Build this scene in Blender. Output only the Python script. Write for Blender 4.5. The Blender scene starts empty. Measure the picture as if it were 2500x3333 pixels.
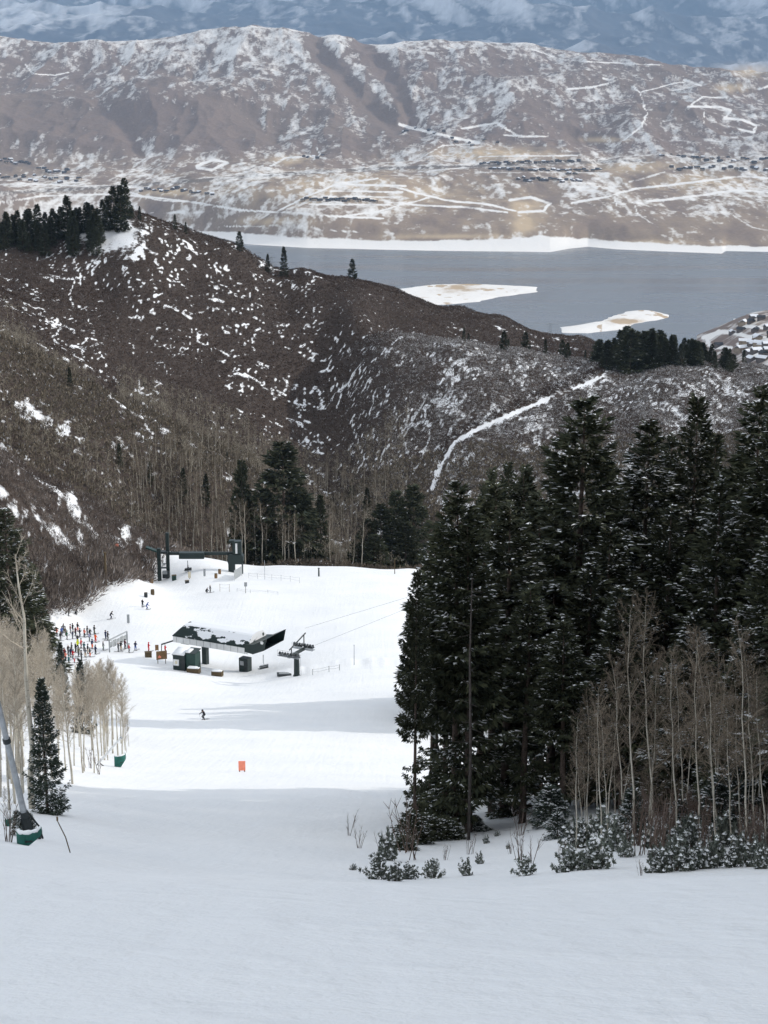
import bpy, bmesh, math, random
import numpy as np
from mathutils import Vector, Matrix
R = math.radians
sc = bpy.context.scene
COL = sc.collection
# ---------------------------------------------------------------- camera
PITCH, F = R(13.2), 5400.0            # looking down the run; focal length in pixels of the 2500x3333 photograph
cam_d = bpy.data.cameras.new("camera"); cam = bpy.data.objects.new("camera", cam_d); COL.objects.link(cam)
cam.rotation_euler = (R(90) - PITCH, 0, 0)
cam_d.sensor_fit = 'VERTICAL'; cam_d.sensor_height = 24; cam_d.lens = 24 * F / 3333
cam_d.clip_start = 0.2; cam_d.clip_end = 60000
sc.camera = cam
# ---------------------------------------------------------------- sun, sky, exposure
SUN_EL, SUN_AZ = R(24.5), R(14)         # azimuth: how far in front of the +X axis
sv = Vector((math.cos(SUN_EL)*math.cos(SUN_AZ), math.cos(SUN_EL)*math.sin(SUN_AZ), math.sin(SUN_EL)))
sun_d = bpy.data.lights.new("sun", 'SUN'); sun = bpy.data.objects.new("sun", sun_d); COL.objects.link(sun)
sun.rotation_euler = sv.to_track_quat('Z', 'Y').to_euler()
sun_d.energy = 2.0; sun_d.angle = R(0.53); sun_d.color = (1, .95, .87)
w = bpy.data.worlds.new("World"); sc.world = w; w.use_nodes = True
wn = w.node_tree.nodes; bg = wn["Background"]
sky = wn.new("ShaderNodeTexSky"); sky.sky_type = 'NISHITA'; sky.sun_disc = False
sky.sun_elevation = SUN_EL; sky.sun_rotation = R(90) - SUN_AZ
sky.altitude = 2200; sky.air_density = 1.0; sky.dust_density = 6; sky.ozone_density = .3
# broken bright cloud over the Nishita sky: it whitens and lifts the light in the shade
tc_ = wn.new("ShaderNodeTexCoord"); cn = wn.new("ShaderNodeTexNoise"); cn.inputs['Scale'].default_value = 3.2; cn.inputs['Detail'].default_value = 6
cr_ = wn.new("ShaderNodeValToRGB"); cr_.color_ramp.elements[0].position = .30; cr_.color_ramp.elements[1].position = .52
mx_ = wn.new("ShaderNodeMix"); mx_.data_type = 'RGBA'; mx_.inputs[7].default_value = (4.32, 4.42, 4.48, 1)
LK = w.node_tree.links.new
LK(tc_.outputs['Generated'], cn.inputs['Vector']); LK(cn.outputs[0], cr_.inputs[0]); LK(cr_.outputs[0], mx_.inputs[0]); LK(sky.outputs[0], mx_.inputs[6])
LK(mx_.outputs[2], bg.inputs[0]); bg.inputs[1].default_value = 0.15
sc.view_settings.view_transform = 'Standard'; sc.view_settings.look = 'None'
sc.view_settings.exposure = 0.74; sc.view_settings.gamma = 1
cy = sc.cycles
cy.max_bounces = 5; cy.diffuse_bounces = 3; cy.glossy_bounces = 2; cy.transmission_bounces = 2
cy.volume_bounces = 0; cy.transparent_max_bounces = 4
cy.use_denoising = True
cy.caustics_reflective = cy.caustics_refractive = False
# ---------------------------------------------------------------- pixel <-> world
sp, cp = math.sin(PITCH), math.cos(PITCH)
def P(px, py, Y):
    a = (px - 1250) / F; b = (1666.5 - py) / F
    t = Y / (cp + b*sp)
    return np.array((a*t, Y, (-sp + b*cp)*t))
def proj(x, y, z):
    d = y*cp - z*sp; d = np.where(np.abs(d) < .01, .01, d)
    return 1250 + F*x/d, 1666.5 - F*(y*sp + z*cp)/d
rs = np.random.RandomState(11)
NT = rs.rand(256, 256)
def vnoise(x, y, s=0):
    xi = np.floor(x).astype(int); yi = np.floor(y).astype(int)
    fx = x - xi; fy = y - yi
    fx = fx*fx*(3-2*fx); fy = fy*fy*(3-2*fy)
    a = (xi + 37*s) & 255; b = (yi + 91*s) & 255; a1 = (a+1) & 255; b1 = (b+1) & 255
    return (NT[a, b]*(1-fx)+NT[a1, b]*fx)*(1-fy) + (NT[a, b1]*(1-fx)+NT[a1, b1]*fx)*fy
def fbm(x, y, o=4, s=0, g=.5):
    r = 0; A = 1; n = 0
    for k in range(o):
        r = r + A*vnoise(x, y, s+k); n += A; A *= g; x = x*2.03+7.1; y = y*2.03+3.7
    return r/n
def ridged(x, y, o=4, s=0):
    r = 0; A = 1; n = 0
    for k in range(o):
        v = 1-np.abs(2*vnoise(x, y, s+k)-1); r = r + A*v*v; n += A; A *= .5; x = x*2.03+7.1; y = y*2.03+3.7
    return r/n
def sstep(a, b, x):
    t = np.clip((x-a)/(b-a), 0, 1); return t*t*(3-2*t)
class TPS:
    def __init__(s, pts, val, lam=1e-5):
        p = np.array(pts, float); n = len(p)
        K = s.k(p[:, None, :] - p[None]) + lam*np.eye(n)
        Q = np.c_[np.ones(n), p]
        M = np.zeros((n+3, n+3)); M[:n, :n] = K; M[:n, n:] = Q; M[n:, :n] = Q.T
        c = np.linalg.solve(M, np.r_[val, 0, 0, 0]); s.p = p; s.w = c[:n]; s.c = c[n:]
    @staticmethod
    def k(d):
        r2 = (d**2).sum(-1); return .5*r2*np.log(r2 + 1e-12)
    def __call__(s, a, b):
        a = np.asarray(a, float); b = np.broadcast_to(np.asarray(b, float), a.shape)
        q = np.c_[a.ravel(), b.ravel()]; out = np.empty(len(q))
        for i in range(0, len(q), 20000):
            z = q[i:i+20000]; out[i:i+20000] = s.k(z[:, None, :]-s.p[None]) @ s.w + s.c[0] + z @ s.c[1:]
        return out.reshape(a.shape)
def polydist(px, py, poly):
    """distance in the plane to a polyline"""
    d = np.full(px.shape, 1e9)
    for (x0, y0), (x1, y1) in zip(poly[:-1], poly[1:]):
        dx, dy = x1-x0, y1-y0
        t = np.clip(((px-x0)*dx+(py-y0)*dy)/(dx*dx+dy*dy+1e-9), 0, 1)
        d = np.minimum(d, np.hypot(px-x0-t*dx, py-y0-t*dy))
    return d
def inpoly(px, py, poly):
    c = np.zeros(px.shape, bool); n = len(poly); j = n-1
    for i in range(n):
        xi, yi = poly[i]; xj, yj = poly[j]
        c ^= ((yi > py) != (yj > py)) & (px < (xj-xi)*(py-yi)/((yj-yi)+1e-12)+xi); j = i
    return c
# ---------------------------------------------------------------- object helpers
def tag(o, label=None, cat=None, group=None, kind=None):
    if label: o['label'] = label
    if cat: o['category'] = cat
    if group: o['group'] = group
    if kind: o['kind'] = kind
    return o
def link_mesh(name, me, mats, parent=None, smooth=False):
    for m in (mats if isinstance(mats, (list, tuple)) else [mats]): me.materials.append(m)
    if smooth: me.polygons.foreach_set('use_smooth', np.ones(len(me.polygons), bool))
    o = bpy.data.objects.new(name, me); COL.objects.link(o)
    if parent: o.parent = parent
    return o
def np_mesh(name, V, Fc, attrs=None):
    """V (n,3); Fc (m,k) same-size faces; attrs: name -> per-vertex float array"""
    me = bpy.data.meshes.new(name); V = np.ascontiguousarray(V, np.float32); Fc = np.ascontiguousarray(Fc, np.int32)
    m, k = Fc.shape
    me.vertices.add(len(V)); me.vertices.foreach_set('co', V.ravel())
    me.loops.add(m*k); me.loops.foreach_set('vertex_index', Fc.ravel())
    me.polygons.add(m); me.polygons.foreach_set('loop_start', np.arange(0, m*k, k, dtype=np.int32))
    me.update(calc_edges=True)
    for n, a in (attrs or {}).items():
        if a.ndim == 2:
            at = me.attributes.new(n, 'FLOAT_COLOR', 'POINT'); at.data.foreach_set('color', np.ascontiguousarray(a, np.float32).ravel())
        else:
            at = me.attributes.new(n, 'FLOAT', 'POINT'); at.data.foreach_set('value', np.ascontiguousarray(a, np.float32))
    return me
def empty(name, loc, rz=0, label=None, cat=None, group=None, scale=1):
    o = bpy.data.objects.new(name, None); COL.objects.link(o); o.empty_display_size = .3
    o.location = [float(v) for v in loc]; o.rotation_euler = (0, 0, rz); o.scale = (scale,)*3
    return tag(o, label, cat, group)
def dup(root, loc, rz=0, scale=1, label=None, group=None, cat=None):
    r = root.copy(); COL.objects.link(r); r.location = [float(v) for v in loc]; r.rotation_euler = (0, 0, rz)
    r.scale = (scale,)*3 if np.isscalar(scale) else scale
    tag(r, label, cat, group)
    for ch in root.children:
        c = ch.copy(); COL.objects.link(c); c.parent = r
        for g in ch.children:
            d = g.copy(); COL.objects.link(d); d.parent = c
    return r
class MB:
    """collects simple solids and links them as one mesh"""
    def __init__(s): s.v = []; s.f = []; s.m = []
    def add(s, vs, fs, mi=0):
        b = len(s.v); s.v += [tuple(map(float, v)) for v in vs]; s.f += [tuple(i+b for i in f) for f in fs]; s.m += [mi]*len(fs); return s
    def box(s, c, d, rz=0, rx=0, ry=0, mi=0, bev=0):
        M = Matrix.Translation(Vector(c)) @ Matrix.Rotation(rz, 4, 'Z') @ Matrix.Rotation(ry, 4, 'Y') @ Matrix.Rotation(rx, 4, 'X')
        x, y, z = d[0]/2, d[1]/2, d[2]/2
        if bev <= 0:
            vs = [M @ Vector((a*x, b*y, q*z)) for q in (-1, 1) for a, b in ((-1, -1), (1, -1), (1, 1), (-1, 1))]
            return s.add(vs, [(3, 2, 1, 0), (4, 5, 6, 7), (0, 1, 5, 4), (1, 2, 6, 5), (2, 3, 7, 6), (3, 0, 4, 7)], mi)
        bm = bmesh.new(); bmesh.ops.create_cube(bm, size=1, matrix=Matrix.Diagonal((d[0], d[1], d[2], 1)))
        bmesh.ops.bevel(bm, geom=bm.edges[:], offset=bev, segments=2, affect='EDGES', profile=.6)
        bm.verts.index_update(); vs = [M @ v.co for v in bm.verts]; fs = [[v.index for v in f.verts] for f in bm.faces]; bm.free()
        return s.add(vs, fs, mi)
    def tube(s, p, r, n=8, mi=0, cap=True):
        p = [Vector(q) for q in p]; r = [r]*len(p) if np.isscalar(r) else r; vs = []; fs = []
        up = None
        for i, q in enumerate(p):
            t = (p[min(i+1, len(p)-1)]-p[max(i-1, 0)]).normalized()
            a = t.orthogonal().normalized() if up is None else (up - t*up.dot(t)).normalized()
            up = a; b = t.cross(a)
            vs += [q + (a*math.cos(2*math.pi*k/n) + b*math.sin(2*math.pi*k/n))*r[i] for k in range(n)]
        for i in range(len(p)-1):
            for k in range(n): fs.append((i*n+k, i*n+(k+1) % n, (i+1)*n+(k+1) % n, (i+1)*n+k))
        if cap: fs += [tuple(range(n))[::-1], tuple((len(p)-1)*n+k for k in range(n))]
        return s.add(vs, fs, mi)
    def prism(s, poly, axis, d0, d1, mi=0):
        """poly of (a,b); axis 'x': a=y,b=z; 'y': a=x,b=z; 'z': a=x,b=y, extruded from d0 to d1"""
        n = len(poly)
        g = {'x': lambda a, b, d: (d, a, b), 'y': lambda a, b, d: (a, d, b), 'z': lambda a, b, d: (a, b, d)}[axis]
        vs = [g(a, b, d0) for a, b in poly] + [g(a, b, d1) for a, b in poly]
        return s.add(vs, [tuple(range(n))[::-1], tuple(range(n, 2*n))] + [(i, (i+1) % n, n+(i+1) % n, n+i) for i in range(n)], mi)
    def build(s, name, mats, parent=None, smooth=False):
        me = bpy.data.meshes.new(name); me.from_pydata(s.v, [], s.f); me.update()
        bm = bmesh.new(); bm.from_mesh(me); bmesh.ops.recalc_face_normals(bm, faces=bm.faces[:]); bm.to_mesh(me); bm.free()
        o = link_mesh(name, me, mats, parent, smooth)
        if any(s.m): me.polygons.foreach_set('material_index', s.m)
        return o
# ---------------------------------------------------------------- materials
def nmat(name, rough=.7, spec=.3):
    m = bpy.data.materials.new(name); m.use_nodes = True
    b = m.node_tree.nodes["Principled BSDF"]; b.inputs['Roughness'].default_value = rough
    b.inputs['Specular IOR Level'].default_value = spec
    return m, m.node_tree, b
def N(nt, t, **kw):
    n = nt.nodes.new(t)
    for k, v in kw.items(): setattr(n, k, v)
    return n
def tex(nt, scale, detail=4, coord='Object', dims=None, vec=None):
    n = N(nt, 'ShaderNodeTexNoise'); n.inputs['Scale'].default_value = scale; n.inputs['Detail'].default_value = detail
    if vec is None:
        tc = N(nt, 'ShaderNodeTexCoord'); vec = tc.outputs[coord]
        if dims:
            mp = N(nt, 'ShaderNodeMapping'); mp.inputs['Scale'].default_value = dims; nt.links.new(vec, mp.inputs[0]); vec = mp.outputs[0]
    nt.links.new(vec, n.inputs['Vector']); return n
def ramp(nt, src, stops):
    r = N(nt, 'ShaderNodeValToRGB'); e = r.color_ramp.elements
    while len(e) < len(stops): e.new(.5)
    for q, (p, c) in zip(e, stops): q.position = p; q.color = (*c, 1) if len(c) == 3 else c
    nt.links.new(src, r.inputs[0]); return r
def mixc(nt, f, a, b, mode='MIX'):
    m = N(nt, 'ShaderNodeMix', data_type='RGBA', blend_type=mode)
    for s, v in ((m.inputs[0], f), (m.inputs[6], a), (m.inputs[7], b)):
        if hasattr(v, 'is_output'): nt.links.new(v, s)
        else: s.default_value = v if np.isscalar(v) else ((*v, 1) if len(v) == 3 else v)
    return m.outputs[2]
def plain(name, c, rough=.6, spec=.3, var=.15, scale=6., metal=0, bump=0):
    """a painted or weathered surface: base colour broken up by noise"""
    m, nt, b = nmat(name, rough, spec)
    n = tex(nt, scale, 5)
    r = ramp(nt, n.outputs[0], [(.3, tuple(v*(1-var) for v in c)), (.7, tuple(min(1, v*(1+var)) for v in c))])
    nt.links.new(r.outputs[0], b.inputs['Base Color']); b.inputs['Metallic'].default_value = metal
    if bump:
        bp = N(nt, 'ShaderNodeBump'); bp.inputs['Strength'].default_value = bump; nt.links.new(n.outputs[0], bp.inputs['Height']); nt.links.new(bp.outputs[0], b.inputs['Normal'])
    return m
def attr(nt, name):
    return N(nt, 'ShaderNodeAttribute', attribute_name=name)
# ================================================================ NEAR TERRAIN (one height function, real metres)
C = []                                 # control points as (photo x, photo y, distance)
def cps(*q): C.extend(q)
cps((0,3333,6.6),(1250,3333,6.7),(2500,3333,6.7),(-900,3333,6.6),(3400,3333,6.7),(1250,3050,9.8),(300,3010,10),(2300,3060,10),
    (0,2768,25),(225,2772,24),(450,2832,21.5),(900,2862,20),(1300,2882,20),(2000,2868,22),(2500,2850,23),(-700,2700,24),(3300,2820,24))
cps((100,2838,32),(100,2752,45),(150,2640,72),(300,2625,80),(-300,2700,45),(-500,2600,70),(600,2892,30),
    (900,2932,30),(900,2853,46),(500,2745,62),(800,2700,75),(800,2570,115),(800,2400,170),(800,2300,205),(800,2200,262),(800,2100,290),(800,1950,330),(800,1855,390),(800,1838,412),
    (300,2560,112),(350,2450,150),(400,2300,200),(300,2200,250),(250,2100,285),(250,1995,315),(450,1890,345),(500,1835,390),
    (1300,2700,78),(1300,2565,118),(1330,2300,208),(1330,2150,262),(1330,1950,330),(1330,1865,390),(1330,1850,412))
cps((1250,2888,44),(1330,2795,66),(1500,2712,78),(1640,2662,85),(1750,2615,90),(1900,2830,46),(2000,2755,58),(2500,2830,42),(2500,2740,60),(2500,2600,90),(2100,2600,85),
    (1800,2570,125),(2400,2540,120),(1900,2440,170),(2500,2350,180),(2000,2290,210),(2500,2200,220),(2000,2130,290),(2500,2100,290),(2000,1900,400),(2500,1850,420),
    (3300,2800,45),(3300,2600,90),(3300,2200,220),(3300,1800,420),(1600,2925,31),(2200,2905,31),(2800,2860,33))
cps((800,1885,455),(1300,1890,455),(600,1850,450),(555,1797,402),(650,1816,407),(720,1829,410),(1000,1842,413),(1150,1845,413),(900,1840,413),(650,1870,452),(1100,1785,520),(1100,1650,580),(1100,1500,640),(1100,1300,710),(1100,1100,790),
    (620,1430,540),(620,1450,585),(620,1300,650),(620,1100,730),(620,900,810),
    (330,1270,530),(330,1300,580),(330,1150,660),(330,950,760),
    (0,1080,520),(0,1110,580),(0,1000,640),(0,900,740),(-700,900,530),(-700,900,700),
    (0,1450,430),(0,1250,470),(330,1500,460),(330,1400,490),(620,1600,480),(620,1500,515),(850,1650,510),(850,1560,550),
    (0,1500,345),(0,1750,320),(0,2000,297),(0,2050,287),(-500,1300,330),(200,1600,365),(200,1800,332),(330,1650,385),(330,1780,352),(470,1740,398),(450,1845,380),
    (0,1515,385),(200,1615,405),(330,1680,420),(470,1770,440),
    (0,2600,80),(0,2450,130),(100,2350,170),(0,2250,220),(0,2150,260),(-600,2400,130),(-600,2050,230))
ridge = [(-700,690,850),(0,790,830),(280,732,840),(400,695,850),(500,712,860),(600,742,870),(700,790,880),(800,832,890),(1000,880,900),(1150,912,910),(1300,942,920),(1500,1002,930),(1650,1037,940),(1900,1098,950)]
for x, y, d in ridge: cps((x,y,d),(x,y+70,d+110),(x,y+160,d+500))
shoulder = [(1250,1075,745),(1500,1112,720),(1700,1142,720),(1950,1166,730),(2200,1172,730),(2450,1186,730),(3200,1190,730)]
for x, y, d in shoulder: cps((x,y,d),(x,y+22,d+55))
cps((1500,1085,850),(1300,1020,850),(1700,1120,880),(1150,1040,800),
    (1400,1650,540),(1400,1500,590),(1400,1300,650),(1700,1500,580),(1700,1300,650),(2000,1500,570),(2000,1300,660),(2400,1500,560),(2400,1300,660),(1200,1600,580),(900,1500,620),(900,1300,700),(900,1100,780),(900,960,850),
    (2300,1270,1000),(2900,1270,1000),(2300,1330,1500),(2900,1330,1500),(3300,1500,560))
W = [P(*c) for c in C] + [np.array(q) for q in ((-8,0,-1.72),(0,0,-1.72),(8,0,-1.72),(30,0,-1.2),(-30,0,-2.6),(0,-20,4.5),(-15,-20,4.2),(15,-20,5),(0,-33,8.5))]
W = np.array(W)
YO = 45.0
def uv_(x, y): return 4*x/(y+YO), np.log(y+YO)
_u, _v = uv_(W[:,0], W[:,1])
Tnear = TPS(np.c_[_u, _v], W[:,2]/(W[:,1]+YO), 3e-5)
def H(x, y):
    x = np.asarray(x, float); y = np.asarray(y, float); sh = x.shape
    x = np.atleast_1d(x); y = np.broadcast_to(np.atleast_1d(y), x.shape)
    u, v = uv_(x, y)
    z = Tnear(u, v)*(y+YO)
    near = sstep(20, 60, y)
    z = z + (fbm(x*.11, y*.11, 3, 3)-.5)*.5*near*(1-sstep(95, 130, y)*.75)*(1-sstep(400, 440, y))   # wind drifts, berms
    z = z + (fbm(x*.7, y*.35, 2, 9)-.5)*.035
    bx = np.array([P(930,2216,257)[:2], P(1100,2194,259)[:2], P(1220,2172,258)[:2], P(1345,2140,257)[:2]]); bd = polydist(x, y, [tuple(q) for q in bx])
    z = z + np.exp(-(bd/2.2)**2)*(.75+1.3*(fbm(x*.5, y*.5, 2, 14)-.4))
    hz = sstep(425, 520, y)
    z = z + hz*((fbm(x*.028+.3*fbm(x*.01,y*.01,2,40), y*.012, 4, 21)-.5)*9 + (fbm(x*.09, y*.09, 3, 27)-.5)*2.2)
    return z.reshape(sh)
def ground_hit(px, py, y0=4, y1=1300):
    a = (px-1250)/F; b = (1666.5-py)/F
    dy = cp+b*sp; dz = -sp+b*cp
    ys = np.geomspace(y0, y1, 900); t = ys/dy
    d = dz*t - H(a*t, ys)
    k = np.where(d < 0)[0]
    if not len(k): return P(px, py, 900)
    k = k[0]; lo, hi = ys[max(k-1, 0)], ys[k]
    for _ in range(14):
        m = (lo+hi)/2; t = m/dy
        if float(dz*t - H(a*t, m)) < 0: hi = m
        else: lo = m
    t = hi/dy; x = a*t
    return np.array((x, hi, float(H(x, hi))))
def on_ground(px, Y):
    """point on the ground at distance Y that appears in column px"""
    x = (px-1250)/F*Y
    for _ in range(4):
        z = float(H(x, Y)); x = (px-1250)/F*(Y*cp-z*sp)
    return np.array((x, Y, float(H(x, Y))))
def height_px(px, Y, top):
    """metres from the ground at (px,Y) up to photo row top"""
    return float(P(px, top, Y)[2] - on_ground(px, Y)[2])
ku = np.r_[np.linspace(-1.0, -.34, 60)[:-1], np.linspace(-.34, .34, 620), np.linspace(.34, 1.0, 60)[1:]]
Yg = np.r_[np.exp(np.linspace(np.log(12), np.log(430+YO), 470))[:-1]-YO, np.arange(430, 960, 2.5), np.exp(np.linspace(np.log(960+YO), np.log(1650+YO), 60))-YO]
GX = ku[None, :]*(Yg[:, None]+YO); GY = np.repeat(Yg[:, None], len(ku), 1)
GZ = H(GX, GY)
gpx, gpy = proj(GX, GY, GZ)
# where the groomed run ends and the brushy hills begin, as distance per column
HX = [-3000,-300,0,150,250,350,430,470,505,560,800,1350,1500,1800,2100,4500]
HY = [225,245,276,300,313,328,338,352,385,408,416,418,420,422,425,430]
def hill_start(px): return np.interp(px, HX, HY)
wob = (fbm(GX*.13, GY*.06, 3, 5)-.5)*26
hillv = GY - hill_start(gpx) + wob*(gpx < 520)
hillv[GY < 120] = -50
nr, nc = GX.shape
idx = np.arange(nr*nc).reshape(nr, nc)
quads = np.stack([idx[:-1,:-1], idx[:-1,1:], idx[1:,1:], idx[1:,:-1]], -1).reshape(-1, 4)
fh = (hillv[:-1,:-1] > 0).ravel()
V = np.c_[GX.ravel(), GY.ravel(), GZ.ravel()]
def submesh(name, V, Fq, attrs):
    used = np.unique(Fq); mp = np.full(len(V), -1); mp[used] = np.arange(len(used))
    return np_mesh(name, V[used], mp[Fq], {k: a[used] for k, a in attrs.items()})
# ---- snow
def snow_material():
    m, nt, b = nmat('snow', .62, .25)
    big = tex(nt, .12, 5); fine = tex(nt, 3.0, 6)
    groom = tex(nt, .9, 4, dims=(2.2, .16, 1)); tracks = tex(nt, .35, 3, dims=(3.5, .12, .3))
    r = ramp(nt, big.outputs[0], [(.3, (.80, .815, .83)), (.7, (.87, .875, .88))])
    nt.links.new(r.outputs[0], b.inputs['Base Color'])
    def mul(a, k):
        q = N(nt, 'ShaderNodeMath', operation='MULTIPLY'); nt.links.new(a, q.inputs[0]); q.inputs[1].default_value = k; return q.outputs[0]
    def add(a, c):
        q = N(nt, 'ShaderNodeMath', operation='ADD'); nt.links.new(a, q.inputs[0]); nt.links.new(c, q.inputs[1]); return q.outputs[0]
    h = add(add(mul(groom.outputs[0], .09), mul(fine.outputs[0], .10)), add(mul(tracks.outputs[0], .12), mul(big.outputs[0], .45)))
    grain = tex(nt, 22., 3); lump = tex(nt, 1.1, 3)
    lr = ramp(nt, lump.outputs[0], [(.52, (0, 0, 0)), (.70, (1, 1, 1))])
    h = add(add(h, mul(lr.outputs[0], .07)), mul(grain.outputs[0], .03))
    bp = N(nt, 'ShaderNodeBump'); bp.inputs['Strength'].default_value = .6; bp.inputs['Distance'].default_value = .6
    nt.links.new(h, bp.inputs['Height']); nt.links.new(bp.outputs[0], b.inputs['Normal'])
    return m
M_SNOW = snow_material()
run = link_mesh('ski_run', submesh('ski_run', V, quads[~fh], {}), M_SNOW, smooth=True)
tag(run, 'white groomed ski run dropping from the near lip to the lift plateau', 'snow slope', kind='structure')
# ---- brushy hills: snow lying between leaf litter and twigs; "bare" = how much litter shows
TRAIL = [(1405,1592),(1425,1540),(1450,1490),(1480,1440),(1540,1405),(1620,1370),(1700,1335),(1780,1300),(1850,1272),(1920,1245),(1960,1225),(1978,1205),(1985,1185)]
GULLIES = [[(1380,1330),(1400,1420),(1370,1500),(1330,1560)],[(1090,1230),(1110,1290),(1095,1330)],[(1140,1370),(1160,1420),(1190,1500)],
           [(940,1220),(930,1270),(890,1300)],[(250,900),(225,960),(240,1000)],[(255,820),(240,850),(265,900),(260,930)],[(450,1220),(455,1280)],[(1395,1280),(1310,1430),(1350,1530)]]
NEARSNOW = [[(0,1600),(60,1660),(130,1690),(180,1730),(230,1780),(262,1800)],[(230,1600),(245,1690),(262,1750),(262,1795)],[(420,1640),(415,1700),(405,1745)],[(0,1460),(70,1480),(90,1520)],[(60,1320),(160,1370),(260,1430)]]
def veins(x, y):
    a = fbm(x*.075+.5*fbm(x*.03, y*.02, 2, 28), y*.042, 3, 31); b_ = fbm(x*.16, y*.075, 3, 33); c_ = fbm(x*.30, y*.16, 2, 39)
    brk = sstep(.40, .54, fbm(x*.11, y*.07, 3, 36))
    v = np.maximum(1.25-np.abs(a-.5)/.015, np.maximum(1.25-np.abs(b_-.5)/.017, 1.2-np.abs(c_-.5)/.018))
    return np.clip(v, 0, 1)*brk
def snowiness(x, y, z, px, py):
    """share of open snow between the brush, 0..1"""
    n = fbm(x*.34, y*.16, 4, 31) - .5 + .35*(fbm(x*.05, y*.03, 3, 38)-.5)
    n2 = fbm(x*.8, y*.30, 3, 35) - .5
    zone = np.zeros(x.shape)
    zone += .22*sstep(1050, 1500, px)*(py > 1060)                     # right-hand face: much snow
    zone += .62*np.exp(-(((px-355)/115)**2+((py-760)/72)**2))         # bare white knoll
    zone += .12*np.exp(-(((px-1000)/300)**2+((py-1280)/160)**2))
    zone -= .22*sstep(-60, 60, -(np.abs(px-760-(py-1380)*.9)-120))*(py > 1050)*(py < 1500)
    zone -= .4*(y < 650)*sstep(1250, 1700, px)*0
    s = .27 + zone*.75 + n*.24 + n2*.18 + .55*veins(x, y)
    s = s - .10*(px > 1050)*(px < 1420)*(py > 1150)
    d = np.minimum.reduce([polydist(px, py, g) for g in GULLIES])
    s = np.maximum(s, .80 - d/9.)
    back = (px > 1050) & (y > 800)
    s = np.where(back, s-.22, s)
    near = y < 425
    d2 = np.minimum.reduce([polydist(px, py, g) for g in NEARSNOW])
    sn = .29 + n*.85 + n2*.6 + .30*veins(x, y) + .42*np.exp(-(d2/15)**2)
    s = np.where(near, sn, s)
    spur = (y > 425) & (y < 600) & (px < 900)
    s = np.where(spur, .26+n*.8+n2*.4+.25*veins(x, y)+.25*np.exp(-(d2/18)**2), s)
    return s
S = snowiness(GX, GY, GZ, gpx, gpy)
dt = polydist(gpx, gpy, TRAIL)
S = np.maximum(S, 1.1-hillv/9.)
dt = dt + (fbm(GX*.22, GY*.12, 3, 44)-.5)*16
trail = np.clip(1.2 - dt/8.5 - .35*(fbm(GX*.12, GY*.08, 2, 46) > .66), 0, 1)*(GY > 440)*(GY < 765)
def hill_material():
    m, nt, b = nmat('hillside_snow_and_litter', .85, .1)
    a = attr(nt, 'open_snow'); n = tex(nt, .5, 6); n2 = tex(nt, 1.6, 4)
    q = N(nt, 'ShaderNodeMath', operation='ADD'); nt.links.new(a.outputs['Fac'], q.inputs[0])
    k = N(nt, 'ShaderNodeMath', operation='MULTIPLY_ADD'); nt.links.new(n.outputs[0], k.inputs[0]); k.inputs[1].default_value = .5; k.inputs[2].default_value = -.25
    nt.links.new(k.outputs[0], q.inputs[1])
    r = ramp(nt, q.outputs[0], [(.47, (0, 0, 0)), (.6, (1, 1, 1))])
    lit = ramp(nt, n2.outputs[0], [(.3, (.035, .026, .022)), (.7, (.085, .066, .056))])
    c = mixc(nt, r.outputs[0], lit.outputs[0], (.80, .81, .83))
    nt.links.new(c, b.inputs['Base Color'])
    bp = N(nt, 'ShaderNodeBump'); bp.inputs['Strength'].default_value = .6; bp.inputs['Distance'].default_value = 1.
    nt.links.new(n2.outputs[0], bp.inputs['Height']); nt.links.new(bp.outputs[0], b.inputs['Normal'])
    return m
hill = link_mesh('hillside', submesh('hillside', V, quads[fh], {'open_snow': np.maximum(S, trail).ravel()}), hill_material(), smooth=True)
tag(hill, 'brown brush covered hills with patches of snow beyond the run', 'hillside', kind='structure')
# ================================================================ LAKE AND FAR COUNTRY
LAKE = -450.0
def on_plane(px, py, z=LAKE):
    a = (px-1250)/F; b = (1666.5-py)/F
    t = z/(-sp+b*cp); return np.array((a*t, (cp+b*sp)*t, z))
SHORE = [(-2500,760),(0,762),(500,764),(700,772),(800,795),(1000,808),(1250,815),(1400,818),(1680,821),(1790,823),(1850,811),(1915,804),(2010,813),(2150,820),(2350,828),(2362,819),(2500,822),(5000,830)]
def shoreY(px):
    py = np.interp(px, [s[0] for s in SHORE], [s[1] for s in SHORE])
    return LAKE*(cp + (1666.5-py)/F*sp)/(-sp + (1666.5-py)/F*cp)
m, nt, b = nmat('lake_water', .12, .5)
n1 = tex(nt, .03, 5, dims=(1, .35, 1)); n2 = tex(nt, .0014, 4, dims=(.6, 2.6, 1))
r = ramp(nt, n2.outputs[0], [(.35, (.045, .05, .058)), (.65, (.085, .092, .102))]); nt.links.new(r.outputs[0], b.inputs['Base Color'])
rr = ramp(nt, n2.outputs[0], [(.4, (.16,)*3), (.62, (.30,)*3)]); nt.links.new(rr.outputs[0], b.inputs['Roughness'])
bp = N(nt, 'ShaderNodeBump'); bp.inputs['Strength'].default_value = .35; bp.inputs['Distance'].default_value = 1.2
nt.links.new(n1.outputs[0], bp.inputs['Height']); nt.links.new(bp.outputs[0], b.inputs['Normal'])
M_LAKE = m
lk = MB(); lk.add([(-9000, 900, LAKE), (9000, 900, LAKE), (9000, 7500, LAKE), (-9000, 7500, LAKE)], [(0, 1, 2, 3)])
tag(lk.build('lake', M_LAKE), 'grey blue reservoir lying below the hills', 'lake', kind='structure')
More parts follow.
